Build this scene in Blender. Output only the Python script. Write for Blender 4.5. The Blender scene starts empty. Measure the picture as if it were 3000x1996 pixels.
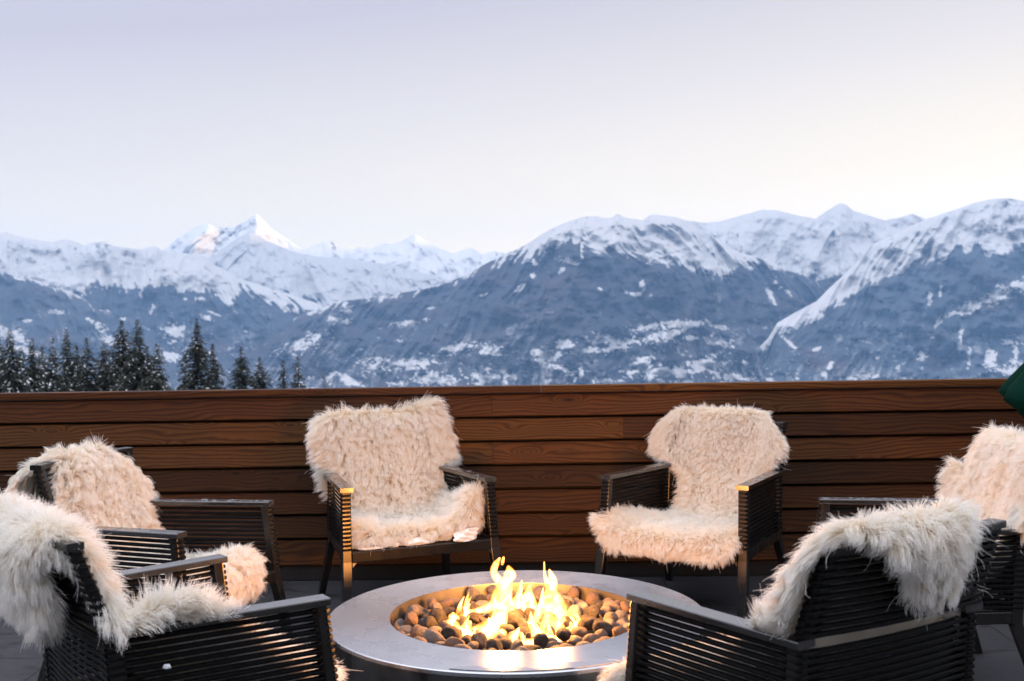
import bpy, bmesh, math, random
import numpy as np
from mathutils import Vector, Matrix
from mathutils.kdtree import KDTree

R = math.radians
HAZE = 4.8e-5
EXPO = 0.52
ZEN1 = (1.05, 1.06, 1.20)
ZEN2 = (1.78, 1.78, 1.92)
sc = bpy.context.scene
COL = sc.collection

# ------------------------------------------------------------------ camera numbers
F = 3200.0; HC = 945.0; SL = 0.0157; H = 1.45        # focal length / horizon in 3000 px photo pixels
ROLL = math.atan(SL)
PD = math.atan((998 - HC) * math.cos(ROLL) / F)


def ray(u, v):
    x = (u - 1500) / F; y = -(v - 998) / F
    xr = x * math.cos(ROLL) + y * math.sin(ROLL); yr = -x * math.sin(ROLL) + y * math.cos(ROLL)
    return (xr, math.cos(PD) + yr * math.sin(PD), -math.sin(PD) + yr * math.cos(PD))


def at_z(u, v, z):
    d = ray(u, v); t = (z - H) / d[2]
    return Vector((d[0] * t, d[1] * t, z))


def at_y(u, v, Y):
    d = ray(u, v); t = Y / d[1]
    return Vector((d[0] * t, Y, H + d[2] * t))


# ------------------------------------------------------------------ object helpers
def tag(o, label=None, cat=None, group=None, kind=None):
    if label: o['label'] = label
    if cat: o['category'] = cat
    if group: o['group'] = group
    if kind: o['kind'] = kind
    return o


def thing(name, label, cat, loc=(0, 0, 0), rz=0.0, group=None):
    o = bpy.data.objects.new(name, None)
    COL.objects.link(o)
    o.location = loc; o.rotation_euler = (0, 0, rz)
    o.empty_display_size = 0.1
    return tag(o, label, cat, group)


class MB:
    """collects geometry, then links it as one mesh object"""
    def __init__(self):
        self.v = []; self.f = []; self.m = []; self.s = []

    def add(self, verts, faces, mat=0, smooth=False):
        b = len(self.v)
        self.v += [tuple(p) for p in verts]
        for f in faces:
            self.f.append([i + b for i in f]); self.m.append(mat); self.s.append(smooth)

    def sweep(self, path, sec, ups, closed=False, caps=True, mat=0, smooth=False, scale=None):
        """sweep a cross-section (list of (a,b)) along path; a along side vector, b along up"""
        n = len(path); k = len(sec); vs = []
        for i, p in enumerate(path):
            p = Vector(p)
            if closed:
                t = Vector(path[(i + 1) % n]) - Vector(path[i - 1])
            else:
                t = Vector(path[min(i + 1, n - 1)]) - Vector(path[max(i - 1, 0)])
            t.normalize()
            u = Vector(ups[i] if isinstance(ups, list) else ups)
            sd = t.cross(u)
            if sd.length < 1e-6: sd = t.orthogonal()
            sd.normalize(); u = sd.cross(t).normalized()
            q = scale[i] if scale else 1.0
            for a, b in sec:
                vs.append(p + sd * a * q + u * b * q)
        fs = []
        for i in range(n if closed else n - 1):
            j = (i + 1) % n
            for c in range(k):
                d = (c + 1) % k
                fs.append([i * k + c, i * k + d, j * k + d, j * k + c])
        if caps and not closed:
            fs.append(list(range(k - 1, -1, -1))); fs.append([(n - 1) * k + c for c in range(k)])
        self.add(vs, fs, mat, smooth)

    def bar(self, p0, p1, w, h, up=(0, 0, 1), r=0.004, mat=0, w1=None, h1=None):
        """rounded-rectangle bar, w across, h along up"""
        p0 = Vector(p0); p1 = Vector(p1)
        s0 = rrect(w, h, r); s1 = rrect(w1 or w, h1 or h, r)
        t = (p1 - p0).normalized(); u = Vector(up); sd = t.cross(u).normalized(); u = sd.cross(t).normalized()
        vs = [p0 + sd * a + u * b for a, b in s0] + [p1 + sd * a + u * b for a, b in s1]
        k = len(s0)
        fs = [[c, (c + 1) % k, k + (c + 1) % k, k + c] for c in range(k)]
        fs.append(list(range(k - 1, -1, -1))); fs.append([k + c for c in range(k)])
        self.add(vs, fs, mat)

    def tube(self, path, rad, n=8, mat=0, smooth=True):
        sec = [(math.cos(2 * math.pi * i / n), math.sin(2 * math.pi * i / n)) for i in range(n)]
        self.sweep(path, sec, (0.13, 0.21, 0.97), mat=mat, smooth=smooth,
                   scale=[rad] * len(path) if not isinstance(rad, list) else rad)

    def lathe(self, prof, n=64, c=(0, 0), mat=0, smooth=True, closed_prof=False):
        vs = []
        for r, z in prof:
            for i in range(n):
                a = 2 * math.pi * i / n
                vs.append((c[0] + r * math.cos(a), c[1] + r * math.sin(a), z))
        fs = []
        m = len(prof)
        for j in range(m if closed_prof else m - 1):
            k = (j + 1) % m
            for i in range(n):
                d = (i + 1) % n
                fs.append([j * n + i, j * n + d, k * n + d, k * n + i])
        self.add(vs, fs, mat, smooth)

    def build(self, name, mats, parent=None, autosmooth=None):
        me = bpy.data.meshes.new(name)
        me.from_pydata([tuple(p) for p in self.v], [], self.f)
        for m in (mats if isinstance(mats, (list, tuple)) else [mats]): me.materials.append(m)
        me.polygons.foreach_set('material_index', self.m)
        me.polygons.foreach_set('use_smooth', self.s)
        bm = bmesh.new(); bm.from_mesh(me)
        bmesh.ops.recalc_face_normals(bm, faces=bm.faces)
        bm.to_mesh(me); bm.free()
        me.update()
        o = bpy.data.objects.new(name, me)
        COL.objects.link(o)
        if parent: o.parent = parent
        return o


def rrect(w, h, r, seg=2):
    a, b = w / 2, h / 2; r = min(r, a * .95, b * .95); out = []
    for cx, cy, a0 in ((a - r, b - r, 0), (-a + r, b - r, 90), (-a + r, -b + r, 180), (a - r, -b + r, 270)):
        for i in range(seg + 1):
            t = R(a0 + 90 * i / seg)
            out.append((cx + r * math.cos(t), cy + r * math.sin(t)))
    return out


def np_mesh(name, co, quads, mats, smooth=True, parent=None):
    me = bpy.data.meshes.new(name)
    co = np.ascontiguousarray(co, np.float32); quads = np.ascontiguousarray(quads, np.int32)
    k = quads.shape[1]
    me.vertices.add(len(co)); me.vertices.foreach_set('co', co.ravel())
    me.loops.add(quads.size); me.loops.foreach_set('vertex_index', quads.ravel())
    me.polygons.add(len(quads))
    me.polygons.foreach_set('loop_start', np.arange(len(quads), dtype=np.int32) * k)
    me.polygons.foreach_set('loop_total', np.full(len(quads), k, np.int32))
    me.polygons.foreach_set('use_smooth', np.full(len(quads), smooth))
    for m in (mats if isinstance(mats, (list, tuple)) else [mats]): me.materials.append(m)
    me.update(); me.validate()
    o = bpy.data.objects.new(name, me); COL.objects.link(o)
    if parent: o.parent = parent
    return o


# ------------------------------------------------------------------ noise
_rs = np.random.RandomState(5)
_perm = _rs.permutation(4096)
_val = _rs.rand(4096) * 2 - 1


def vnoise(x, y, seed=0):
    xi = np.floor(x).astype(np.int64); yi = np.floor(y).astype(np.int64)
    fx = x - xi; fy = y - yi
    fx = fx * fx * fx * (fx * (fx * 6 - 15) + 10); fy = fy * fy * fy * (fy * (fy * 6 - 15) + 10)

    def h(a, b): return _val[_perm[(_perm[(a + seed * 131) & 4095] + b) & 4095]]
    return (h(xi, yi) * (1 - fx) + h(xi + 1, yi) * fx) * (1 - fy) + (h(xi, yi + 1) * (1 - fx) + h(xi + 1, yi + 1) * fx) * fy


def fbm(x, y, oct=5, seed=0, gain=.5):
    s = 0; a = 1.0; t = 0
    for o in range(oct):
        s = s + a * vnoise(x * 2 ** o + 17.3 * o, y * 2 ** o - 9.1 * o, seed + o); t += a; a *= gain
    return s / t


def ridged(x, y, oct=5, seed=0, gain=.55):
    s = 0; a = 1.0; t = 0
    for o in range(oct):
        s = s + a * (1 - 2 * np.abs(vnoise(x * 2 ** o + 7.7 * o, y * 2 ** o + 3.1 * o, seed + o))); t += a; a *= gain
    return s / t


# ------------------------------------------------------------------ materials
def mat(name):
    m = bpy.data.materials.new(name); m.use_nodes = True
    nt = m.node_tree
    for n in list(nt.nodes): nt.nodes.remove(n)
    out = nt.nodes.new('ShaderNodeOutputMaterial')
    return m, nt, out


class NT:
    def __init__(self, nt): self.nt = nt

    def n(self, typ, **kw):
        nd = self.nt.nodes.new('ShaderNode' + typ)
        for k, v in kw.items():
            if k in ('ins',): continue
            setattr(nd, k, v)
        for k, v in kw.get('ins', {}).items():
            if hasattr(v, 'is_linked') or isinstance(v, bpy.types.NodeSocket):
                self.nt.links.new(v, nd.inputs[k])
            else:
                nd.inputs[k].default_value = v
        return nd

    def math(self, op, a, b=None, c=None, clamp=False):
        nd = self.nt.nodes.new('ShaderNodeMath'); nd.operation = op; nd.use_clamp = clamp
        for i, x in enumerate((a, b, c)):
            if x is None: continue
            if isinstance(x, bpy.types.NodeSocket): self.nt.links.new(x, nd.inputs[i])
            else: nd.inputs[i].default_value = x
        return nd.outputs[0]

    def ramp(self, fac, stops, interp='LINEAR'):
        nd = self.nt.nodes.new('ShaderNodeValToRGB'); cr = nd.color_ramp; cr.interpolation = interp
        while len(cr.elements) < len(stops): cr.elements.new(0.5)
        for e, (p, c) in zip(cr.elements, stops):
            e.position = p; e.color = (*c, 1) if len(c) == 3 else c
        self.nt.links.new(fac, nd.inputs[0])
        return nd.outputs[0]

    def mix(self, fac, a, b, blend='MIX'):
        nd = self.nt.nodes.new('ShaderNodeMix'); nd.data_type = 'RGBA'; nd.blend_type = blend
        for i, x in ((0, fac), (6, a), (7, b)):
            if isinstance(x, bpy.types.NodeSocket): self.nt.links.new(x, nd.inputs[i])
            elif i == 0: nd.inputs[0].default_value = x
            else: nd.inputs[i].default_value = (*x, 1)
        return nd.outputs[2]

    def noise(self, vec, scale, detail=4, rough=.55, dist=0, dim='3D'):
        nd = self.n('TexNoise', ins={'Scale': scale, 'Detail': detail, 'Roughness': rough, 'Distortion': dist})
        if vec is not None: self.nt.links.new(vec, nd.inputs['Vector'])
        return nd.outputs['Fac']

    def mapping(self, vec, scale=(1, 1, 1), loc=(0, 0, 0), rot=(0, 0, 0)):
        nd = self.n('Mapping'); nd.inputs['Scale'].default_value = scale; nd.inputs['Location'].default_value = loc
        nd.inputs['Rotation'].default_value = rot
        self.nt.links.new(vec, nd.inputs['Vector'])
        return nd.outputs[0]

    def coord(self, which='Object'):
        return self.n('TexCoord').outputs[which]

    def bump(self, h, strength, dist=0.01):
        nd = self.n('Bump', ins={'Strength': strength, 'Distance': dist})
        self.nt.links.new(h, nd.inputs['Height'])
        return nd.outputs[0]

    def bsdf(self, out, **ins):
        nd = self.n('BsdfPrincipled')
        for k, v in ins.items():
            k = k.replace('_', ' ')
            if isinstance(v, bpy.types.NodeSocket): self.nt.links.new(v, nd.inputs[k])
            else: nd.inputs[k].default_value = (*v, 1) if isinstance(v, tuple) and len(v) == 3 and 'Color' in k else v
        self.nt.links.new(nd.outputs[0], out.inputs['Surface'])
        return nd


def m_frame(name='black_powder_coat', coat=0.0):
    m, nt, out = mat(name); N = NT(nt)
    c = N.coord('Object')
    n1 = N.noise(c, 420, 2); n2 = N.noise(c, 9, 5)
    rough = N.math('MULTIPLY_ADD', n2, .18, .20)
    col = N.mix(n2, (.036, .034, .033), (.060, .056, .053))
    N.bsdf(out, Base_Color=col, Metallic=.8, Roughness=rough, Coat_Weight=coat, Coat_Roughness=.22, Coat_IOR=1.7, Specular_IOR_Level=.5, Normal=N.bump(n1, .02, .0005))
    return m


def m_strap():
    m, nt, out = mat('black_woven_strap'); N = NT(nt)
    c = N.coord('Object')
    n2 = N.noise(c, 25, 5); n3 = N.noise(c, 600, 2)
    col = N.mix(n2, (.003, .0032, .0035), (.008, .008, .0085))
    N.bsdf(out, Base_Color=col, Roughness=N.math('MULTIPLY_ADD', n2, .25, .28), Specular_IOR_Level=.12, Normal=N.bump(n3, .2, .001))
    return m


def m_steel():
    m, nt, out = mat('brushed_steel'); N = NT(nt)
    c = N.coord('Object')
    # circular brushing: radius / angle
    sp = N.n('SeparateXYZ'); nt.links.new(c, sp.inputs[0])
    r = N.math('SQRT', N.math('ADD', N.math('POWER', sp.outputs[0], 2.0), N.math('POWER', sp.outputs[1], 2.0)))
    br = N.noise(N.mapping(c, (40, 900, 40)), 1.0, 3)
    big = N.noise(c, 3.5, 6, .6)
    sm = N.noise(c, 16, 4, .5, .6)
    wet = N.ramp(big, [(.44, (0, 0, 0)), (.68, (1, 1, 1))])
    rough = N.math('ADD', N.math('MULTIPLY_ADD', sm, .08, .25), N.math('MULTIPLY', wet, -.03))
    col = N.mix(sm, (.52, .53, .56), (.58, .59, .62))
    h = N.math('ADD', N.math('MULTIPLY', br, .4), N.math('MULTIPLY', wet, .1))
    tg = N.n('Tangent', direction_type='RADIAL', axis='Z')
    N.bsdf(out, Base_Color=col, Metallic=1.0, Roughness=rough, Anisotropic=.78, Anisotropic_Rotation=.25, Tangent=tg.outputs[0], Normal=N.bump(h, .05, .002))
    return m


def m_steel_side():
    m, nt, out = mat('brushed_steel_side'); N = NT(nt)
    c = N.coord('Object')
    br = N.noise(N.mapping(c, (6, 6, 500)), 1.0, 3)
    sm = N.noise(N.mapping(c, (4, 4, 1.2)), 2.2, 5, .6)
    N.bsdf(out, Base_Color=N.mix(sm, (.30, .28, .26), (.44, .42, .40)), Metallic=1.0,
           Roughness=N.math('MULTIPLY_ADD', sm, .2, .26), Normal=N.bump(br, .1, .002))
    return m


def m_pit_side():
    m, nt, out = mat('dull_steel_side'); N = NT(nt)
    c = N.coord('Object')
    br = N.noise(N.mapping(c, (6, 6, 500)), 1.0, 3); sm = N.noise(N.mapping(c, (4, 4, 1.0)), 2.2, 5, .6)
    N.bsdf(out, Base_Color=N.mix(sm, (.15, .14, .13), (.26, .25, .24)), Metallic=1.0, Roughness=N.math('MULTIPLY_ADD', sm, .14, .14), Normal=N.bump(br, .08, .002))
    return m


def m_dark(name='dark_metal', col=(.02, .02, .02), rough=.6):
    m, nt, out = mat(name); N = NT(nt)
    n = N.noise(N.coord('Object'), 30, 4)
    N.bsdf(out, Base_Color=N.mix(n, tuple(x * .7 for x in col), tuple(x * 1.3 for x in col)), Roughness=rough)
    return m


def m_wood():
    m, nt, out = mat('stained_larch_boards'); N = NT(nt)
    geo = N.n('NewGeometry')
    rnd = geo.outputs['Random Per Island']
    c = N.coord('Object')
    sp = N.n('SeparateXYZ'); nt.links.new(c, sp.inputs[0])
    x = N.math('ADD', sp.outputs[0], N.math('MULTIPLY', rnd, 57.0))
    z = N.math('ADD', sp.outputs[2], N.math('MULTIPLY', rnd, 11.0))
    cb = N.n('CombineXYZ'); nt.links.new(x, cb.inputs[0]); nt.links.new(z, cb.inputs[2]); nt.links.new(N.math('MULTIPLY', rnd, 9.0), cb.inputs[1])
    v = cb.outputs[0]
    # growth-ring field: mostly horizontal, bent by slow noise and by knots
    slow = N.noise(N.mapping(v, (.9, 1, 5.0)), 1.0, 2, .5)
    mid = N.noise(N.mapping(v, (3.0, 1, 14.0)), 1.0, 3, .5)
    vor = N.n('TexVoronoi', ins={'Scale': 1.0, 'Randomness': 1.0})
    nt.links.new(N.mapping(v, (2.3, 1, 7.5)), vor.inputs['Vector'])
    d = vor.outputs['Distance']
    knot = N.math('POWER', 2.718, N.math('MULTIPLY', N.math('MULTIPLY', d, d), -30.0))
    fld = N.math('ADD', N.math('MULTIPLY', z, 46.0), N.math('ADD', N.math('MULTIPLY', slow, 8.0), N.math('MULTIPLY', mid, 2.0)))
    fld = N.math('ADD', fld, N.math('MULTIPLY', knot, 4.0))
    s = N.math('FRACT', fld)
    # early wood pale -> late wood dark, sharp return
    grain = N.ramp(s, [(0.0, (.10, .038, .013)), (.18, (.270, .116, .038)), (.55, (.225, .086, .026)), (.85, (.060, .019, .007)), (1.0, (.10, .036, .012))])
    fib = N.noise(N.mapping(v, (4.0, 1, 260.0)), 1.0, 4, .6)
    col = N.mix(.42, grain, N.mix(fib, (.060, .022, .009), (.190, .080, .030)))
    kd = N.ramp(d, [(.03, (1, 1, 1)), (.09, (0, 0, 0))])
    kn = N.math('MULTIPLY', kd, N.math('GREATER_THAN', N.noise(N.mapping(v, (.9, 1, 3)), 1.7, 1), .47))
    col = N.mix(kn, col, (.018, .009, .005))
    dirt = N.noise(N.mapping(c, (1.3, 1, 2.5)), 1.0, 6, .65)
    col = N.mix(N.math('MULTIPLY_ADD', dirt, 2.0, -.60, clamp=True), N.mix(.5, col, (.040, .022, .014)), col)
    rnd2 = N.math('FRACT', N.math('MULTIPLY', rnd, 17.3))
    hue = N.n('HueSaturation', ins={'Saturation': 1.08}); nt.links.new(col, hue.inputs['Color'])
    nt.links.new(N.math('MULTIPLY_ADD', rnd2, .010, .494), hue.inputs['Hue'])
    nt.links.new(N.math('MULTIPLY_ADD', rnd, .50, .25), hue.inputs['Value'])
    h = N.math('ADD', N.math('MULTIPLY', s, -.4), N.math('MULTIPLY', fib, .7))
    N.bsdf(out, Base_Color=hue.outputs[0], Roughness=N.math('MULTIPLY_ADD', fib, .25, .55), Specular_IOR_Level=.22, Normal=N.bump(h, .35, .003))
    return m


def m_floor():
    m, nt, out = mat('dark_slate_paving'); N = NT(nt)
    c = N.coord('Object')
    m1 = N.mapping(c, (1, 1, 1), (0, 0, 0), (0, 0, R(35)))
    rip = N.noise(N.mapping(m1, (11, 46, 1)), 1.0, 4, .6, .8)
    fine = N.noise(c, 160, 4, .7)
    big = N.noise(c, 1.7, 5, .6)
    br = N.n('TexBrick', offset=0.0, squash=1.0)
    for k, val in {'Scale': 1.0, 'Mortar Size': .0028, 'Mortar Smooth': .2, 'Brick Width': .705, 'Row Height': .705, 'Bias': 0.0}.items(): br.inputs[k].default_value = val
    br.inputs['Color1'].default_value = (.8, .8, .8, 1); br.inputs['Color2'].default_value = (1.15, 1.15, 1.15, 1); br.inputs['Mortar'].default_value = (.08, .08, .08, 1)
    nt.links.new(N.mapping(c, (1, 1, 1), (.04, .19, 0), (0, 0, R(1.5))), br.inputs['Vector'])
    col = N.mix(rip, (.028, .029, .034), (.070, .072, .080))
    col = N.mix(N.math('MULTIPLY', fine, .35), col, (.030, .030, .034))
    col = N.mix(1.0, col, br.outputs['Color'], 'MULTIPLY')
    damp = N.ramp(N.noise(N.mapping(c, (1.0, 2.2, 1)), 2.6, 6, .65, .5), [(.55, (0, 0, 0)), (.63, (1, 1, 1))])
    col = N.mix(N.math('MULTIPLY', damp, .62), col, (.014, .013, .013))
    leaf = N.ramp(N.noise(c, 9.0, 8, .75, .3), [(.70, (0, 0, 0)), (.74, (1, 1, 1))])
    col = N.mix(N.math('MULTIPLY', leaf, .7), col, (.030, .018, .011))
    h = N.math('ADD', N.math('MULTIPLY', rip, 1.0), N.math('MULTIPLY', br.outputs['Fac'], -1.2))
    N.bsdf(out, Base_Color=col, Roughness=N.math('MULTIPLY_ADD', damp, -.20, .66), Specular_IOR_Level=.22, Normal=N.bump(h, .55, .006))
    return m


def m_wool():
    m, nt, out = mat('cream_wool'); N = NT(nt)
    hi = N.n('HairInfo')
    col = N.ramp(hi.outputs['Intercept'], [(0.0, (.72, .58, .40)), (.38, (.88, .81, .68)), (.8, (.945, .92, .87)), (1.0, (.96, .945, .92))])
    rnd = hi.outputs['Random']
    hs = N.n('HueSaturation', ins={'Saturation': .95}); nt.links.new(col, hs.inputs['Color'])
    nt.links.new(N.math('MULTIPLY_ADD', rnd, .06, .97), hs.inputs['Value'])
    d = N.n('BsdfDiffuse', ins={'Color': hs.outputs[0], 'Roughness': .3})
    t = N.n('BsdfTranslucent', ins={'Color': hs.outputs[0]})
    g = N.n('BsdfGlossy', ins={'Color': (.9, .88, .85, 1), 'Roughness': .45})
    mx = N.n('MixShader', ins={0: .35}); nt.links.new(d.outputs[0], mx.inputs[1]); nt.links.new(t.outputs[0], mx.inputs[2])
    m2 = N.n('MixShader', ins={0: .04}); nt.links.new(mx.outputs[0], m2.inputs[1]); nt.links.new(g.outputs[0], m2.inputs[2])
    nt.links.new(m2.outputs[0], out.inputs['Surface'])
    return m


def m_hide():
    m, nt, out = mat('sheep_hide'); N = NT(nt)
    n = N.noise(N.coord('Object'), 24, 5)
    N.bsdf(out, Base_Color=N.mix(n, (.80, .70, .52), (.88, .80, .66)), Roughness=.9)
    return m


def m_stone(name, sooty):
    m, nt, out = mat(name); N = NT(nt)
    c = N.coord('Object')
    oi = N.n('ObjectInfo')
    off = N.n('VectorMath', operation='ADD'); nt.links.new(c, off.inputs[0]); nt.links.new(oi.outputs['Location'], off.inputs[1])
    v = off.outputs[0]
    sp = N.noise(v, 13, 3, .75)
    bl = N.noise(v, 1.6, 5, .6)
    if sooty:
        col = N.mix(N.ramp(bl, [(.42, (0, 0, 0)), (.68, (1, 1, 1))]), (.018, .014, .012), (.075, .060, .050))
        col = N.mix(N.ramp(sp, [(.58, (0, 0, 0)), (.66, (1, 1, 1))]), col, (.10, .085, .075))
    else:
        base = N.ramp(oi.outputs['Random'], [(0.0, (.15, .14, .14)), (.3, (.24, .215, .20)), (.5, (.20, .125, .088)), (.72, (.30, .275, .26)), (1.0, (.17, .105, .075))])
        col = N.mix(N.ramp(sp, [(.38, (1, 1, 1)), (.47, (0, 0, 0))]), base, (.045, .04, .038))
        col = N.mix(N.math('MULTIPLY', N.ramp(bl, [(.5, (0, 0, 0)), (.72, (1, 1, 1))]), .45), col, (.12, .10, .09))
    N.bsdf(out, Base_Color=col, Roughness=.85, Normal=N.bump(N.math('ADD', sp, bl), .8, .05))
    return m


def m_flame():
    m, nt, out = mat('flame'); N = NT(nt)
    lw = N.n('LayerWeight', ins={'Blend': .5})
    thick = N.math('POWER', N.math('SUBTRACT', 1.0, lw.outputs['Facing'], clamp=True), 1.7)
    tc = N.coord('Object')
    w = N.noise(N.mapping(tc, (22, 22, 9)), 1.0, 3, .55, .6)
    dens = N.math('MULTIPLY', thick, N.ramp(w, [(.30, (.25, .25, .25)), (.55, (1, 1, 1))]))
    col = N.ramp(dens, [(0.0, (1.0, .14, .010)), (.30, (1.0, .27, .03)), (.75, (1.0, .48, .11)), (1.0, (1.0, .62, .22))])
    st = N.math('MULTIPLY_ADD', dens, 2.0, .05)
    em = N.n('Emission'); nt.links.new(col, em.inputs[0]); nt.links.new(st, em.inputs[1])
    tr = N.n('BsdfTransparent')
    ad = N.n('AddShader'); nt.links.new(em.outputs[0], ad.inputs[0]); nt.links.new(tr.outputs[0], ad.inputs[1])
    nt.links.new(ad.outputs[0], out.inputs['Surface'])
    m.cycles.emission_sampling = 'NONE'
    return m


def m_snow(name='snow'):
    m, nt, out = mat(name); N = NT(nt)
    c = N.coord('Object')
    n = N.noise(c, 60, 5, .6)
    N.bsdf(out, Base_Color=N.mix(n, (.80, .82, .86), (.88, .89, .91)), Roughness=.7, Normal=N.bump(N.noise(c, 140, 4), .5, .004),
           Subsurface_Weight=.25, Subsurface_Radius=(.02, .02, .025))
    return m


def m_mountain(name, rock, forest, fscale):
    m, nt, out = mat(name); N = NT(nt)
    a = N.n('Attribute', attribute_name='snow').outputs['Fac']
    b = N.n('Attribute', attribute_name='rock').outputs['Fac']
    c = N.coord('Object')
    n1 = N.noise(c, fscale, 6, .7)
    f = N.math('ADD', a, N.math('MULTIPLY_ADD', n1, 1.0, -.5))
    f = N.ramp(f, [(.30, (0, 0, 0)), (.70, (1, 1, 1))])
    n2 = N.noise(c, fscale * .35, 5, .7)
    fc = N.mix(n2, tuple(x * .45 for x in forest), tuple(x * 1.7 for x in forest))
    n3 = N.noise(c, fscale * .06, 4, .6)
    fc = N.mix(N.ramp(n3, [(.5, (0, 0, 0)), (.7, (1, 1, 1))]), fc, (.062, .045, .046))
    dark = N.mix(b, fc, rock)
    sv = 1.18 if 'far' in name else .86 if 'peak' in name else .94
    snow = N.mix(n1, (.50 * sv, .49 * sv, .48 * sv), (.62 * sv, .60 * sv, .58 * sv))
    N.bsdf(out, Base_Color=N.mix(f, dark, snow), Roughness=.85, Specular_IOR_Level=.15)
    return m


def m_needles():
    m, nt, out = mat('spruce_needles'); N = NT(nt)
    n = N.noise(N.coord('Object'), 1.5, 4)
    rp = N.n('NewGeometry').outputs['Random Per Island']
    col = N.mix(N.math('MULTIPLY_ADD', rp, .5, N.math('MULTIPLY', n, .5)), (.012, .017, .014), (.050, .054, .036))
    N.bsdf(out, Base_Color=col, Roughness=.75, Specular_IOR_Level=.2)
    return m


def m_plain(name, c0, c1, scale=20, rough=.8, **kw):
    m, nt, out = mat(name); N = NT(nt)
    n = N.noise(N.coord('Object'), scale, 5)
    N.bsdf(out, Base_Color=N.mix(n, c0, c1), Roughness=rough, **kw)
    return m


M = dict(frame=m_frame(), arm=m_frame('satin_armrest', 1.0), strap=m_strap(), steel=m_steel(), steel_side=m_steel_side(), pit_side=m_pit_side(), dark=m_dark(), wood=m_wood(), floor=m_floor(),
         wool=m_wool(), hide=m_hide(), stone=m_stone('speckled_stone', False), soot=m_stone('sooty_stone', True), flame=m_flame(),
         snow=m_snow(), needles=m_needles(), bark=m_plain('bark', (.030, .022, .017), (.075, .058, .046), 12),
         green=m_plain('green_canvas', (.000, .016, .010), (.001, .026, .017), 14, .9, Specular_IOR_Level=.05),
         plinth=m_plain('dark_plinth', (.008, .007, .007), (.018, .016, .015), 10),
         ground=m_plain('snowy_ground', (.70, .73, .78), (.84, .85, .88), .02),
         twig=m_plain('twig', (.06, .05, .042), (.12, .10, .085), 8))

# ------------------------------------------------------------------ terrace and fence
fl = MB(); fl.add([(-9, -4, 0), (9, -4, 0), (9, 6.3, 0), (-9, 6.3, 0), (-9, -4, -.25), (9, -4, -.25), (9, 6.3, -.25), (-9, 6.3, -.25)],
                  [[0, 1, 2, 3], [7, 6, 5, 4], [0, 4, 5, 1], [1, 5, 6, 2], [2, 6, 7, 3], [3, 7, 4, 0]])
tag(fl.build('terrace_floor', M['floor']), kind='structure')

FX0, FX1 = -6.0, 6.0
fence = thing('wooden_fence', 'dark brown larch board fence closing off the terrace behind the chairs', 'fence', (0, 6.155, 0), R(-1.0))
rows = [1.45 - (1.45 - z) * 6.155 / 6.055 for z in (1.052, .917, .785, .652, .519, .386, .253, .100)]
joints = {0: [.118 * -1], 1: [.62], 2: [-.118], 3: [2.9], 4: [-3.4], 5: [3.6], 6: [-2.6]}
bp = MB()
for i in range(7):
    zt, zb = rows[i], rows[i + 1] + .015
    xs = [FX0] + [j for j in joints[i]] + [FX1]
    for a, b in zip(xs[:-1], xs[1:]):
        # board leans a little: its lower edge stands proud of the one below
        z0, z1 = zb, zt
        y0, y1 = -.010, .004
        sec = []
        bp.add([(a + .0008, y0, z0), (b - .0008, y0, z0), (b - .0008, y0 - .002, z0 + .004), (a + .0008, y0 - .002, z0 + .004),
                (a + .0008, y1 - .004, z1 - .005), (b - .0008, y1 - .004, z1 - .005), (b - .0008, y1 + .002, z1), (a + .0008, y1 + .002, z1),
                (a + .0008, .030, z0), (b - .0008, .030, z0), (a + .0008, .030, z1), (b - .0008, .030, z1)],
               [[0, 1, 2, 3], [3, 2, 5, 4], [4, 5, 6, 7], [7, 6, 11, 10], [10, 11, 9, 8], [8, 9, 1, 0],
                [0, 3, 4, 7, 10, 8], [1, 9, 11, 6, 5, 2]])
bp.build('board_panel', M['wood'], fence)
cp = MB()
for a, b in ((FX0, .158), (.160, FX1)):
    cp.bar((a, .022, 1.0725), (b, .022, 1.0725), .086, .040, (0, 0, 1), .006)
cp.build('cap_rail', M['wood'], fence)
bk = MB(); bk.bar((FX0, .060, .56), (FX1, .060, .56), .040, .975, (0, 0, 1), .003)
bk.build('backing', M['plinth'], fence)
pl = MB(); pl.bar((FX0, .022, .0445), (FX1, .022, .0445), .030, .087, (0, 0, 1), .004)
pl.build('base_board', M['plinth'], fence)
# screw heads at the joints and studs
sw = MB()
for i in range(7):
    zm = (rows[i] + rows[i + 1]) / 2
    for jx in (-4.2, -3.0, -1.68, -.105, -.131, .607, .633, 1.95, 3.2):
        for dz in (.042, -.042):
            sw.lathe([(0, 0), (.003, .0), (.0035, .001), (0, .001)], 8)
            n = 32
            for q in range(len(sw.v) - n, len(sw.v)):
                x, y, z = sw.v[q]; sw.v[q] = (jx + x, -.0065 - .0035 * (0.5 - dz / .084) - z, zm + dz + y)
sw.build('screw', M['plinth'], fence)['kind'] = 'stuff'

# ------------------------------------------------------------------ chairs
HWF, HWR, DEP = .372, .312, -.585     # post centres: front half-width, rear half-width, depth
ZA, ZS = .645, .362


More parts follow.
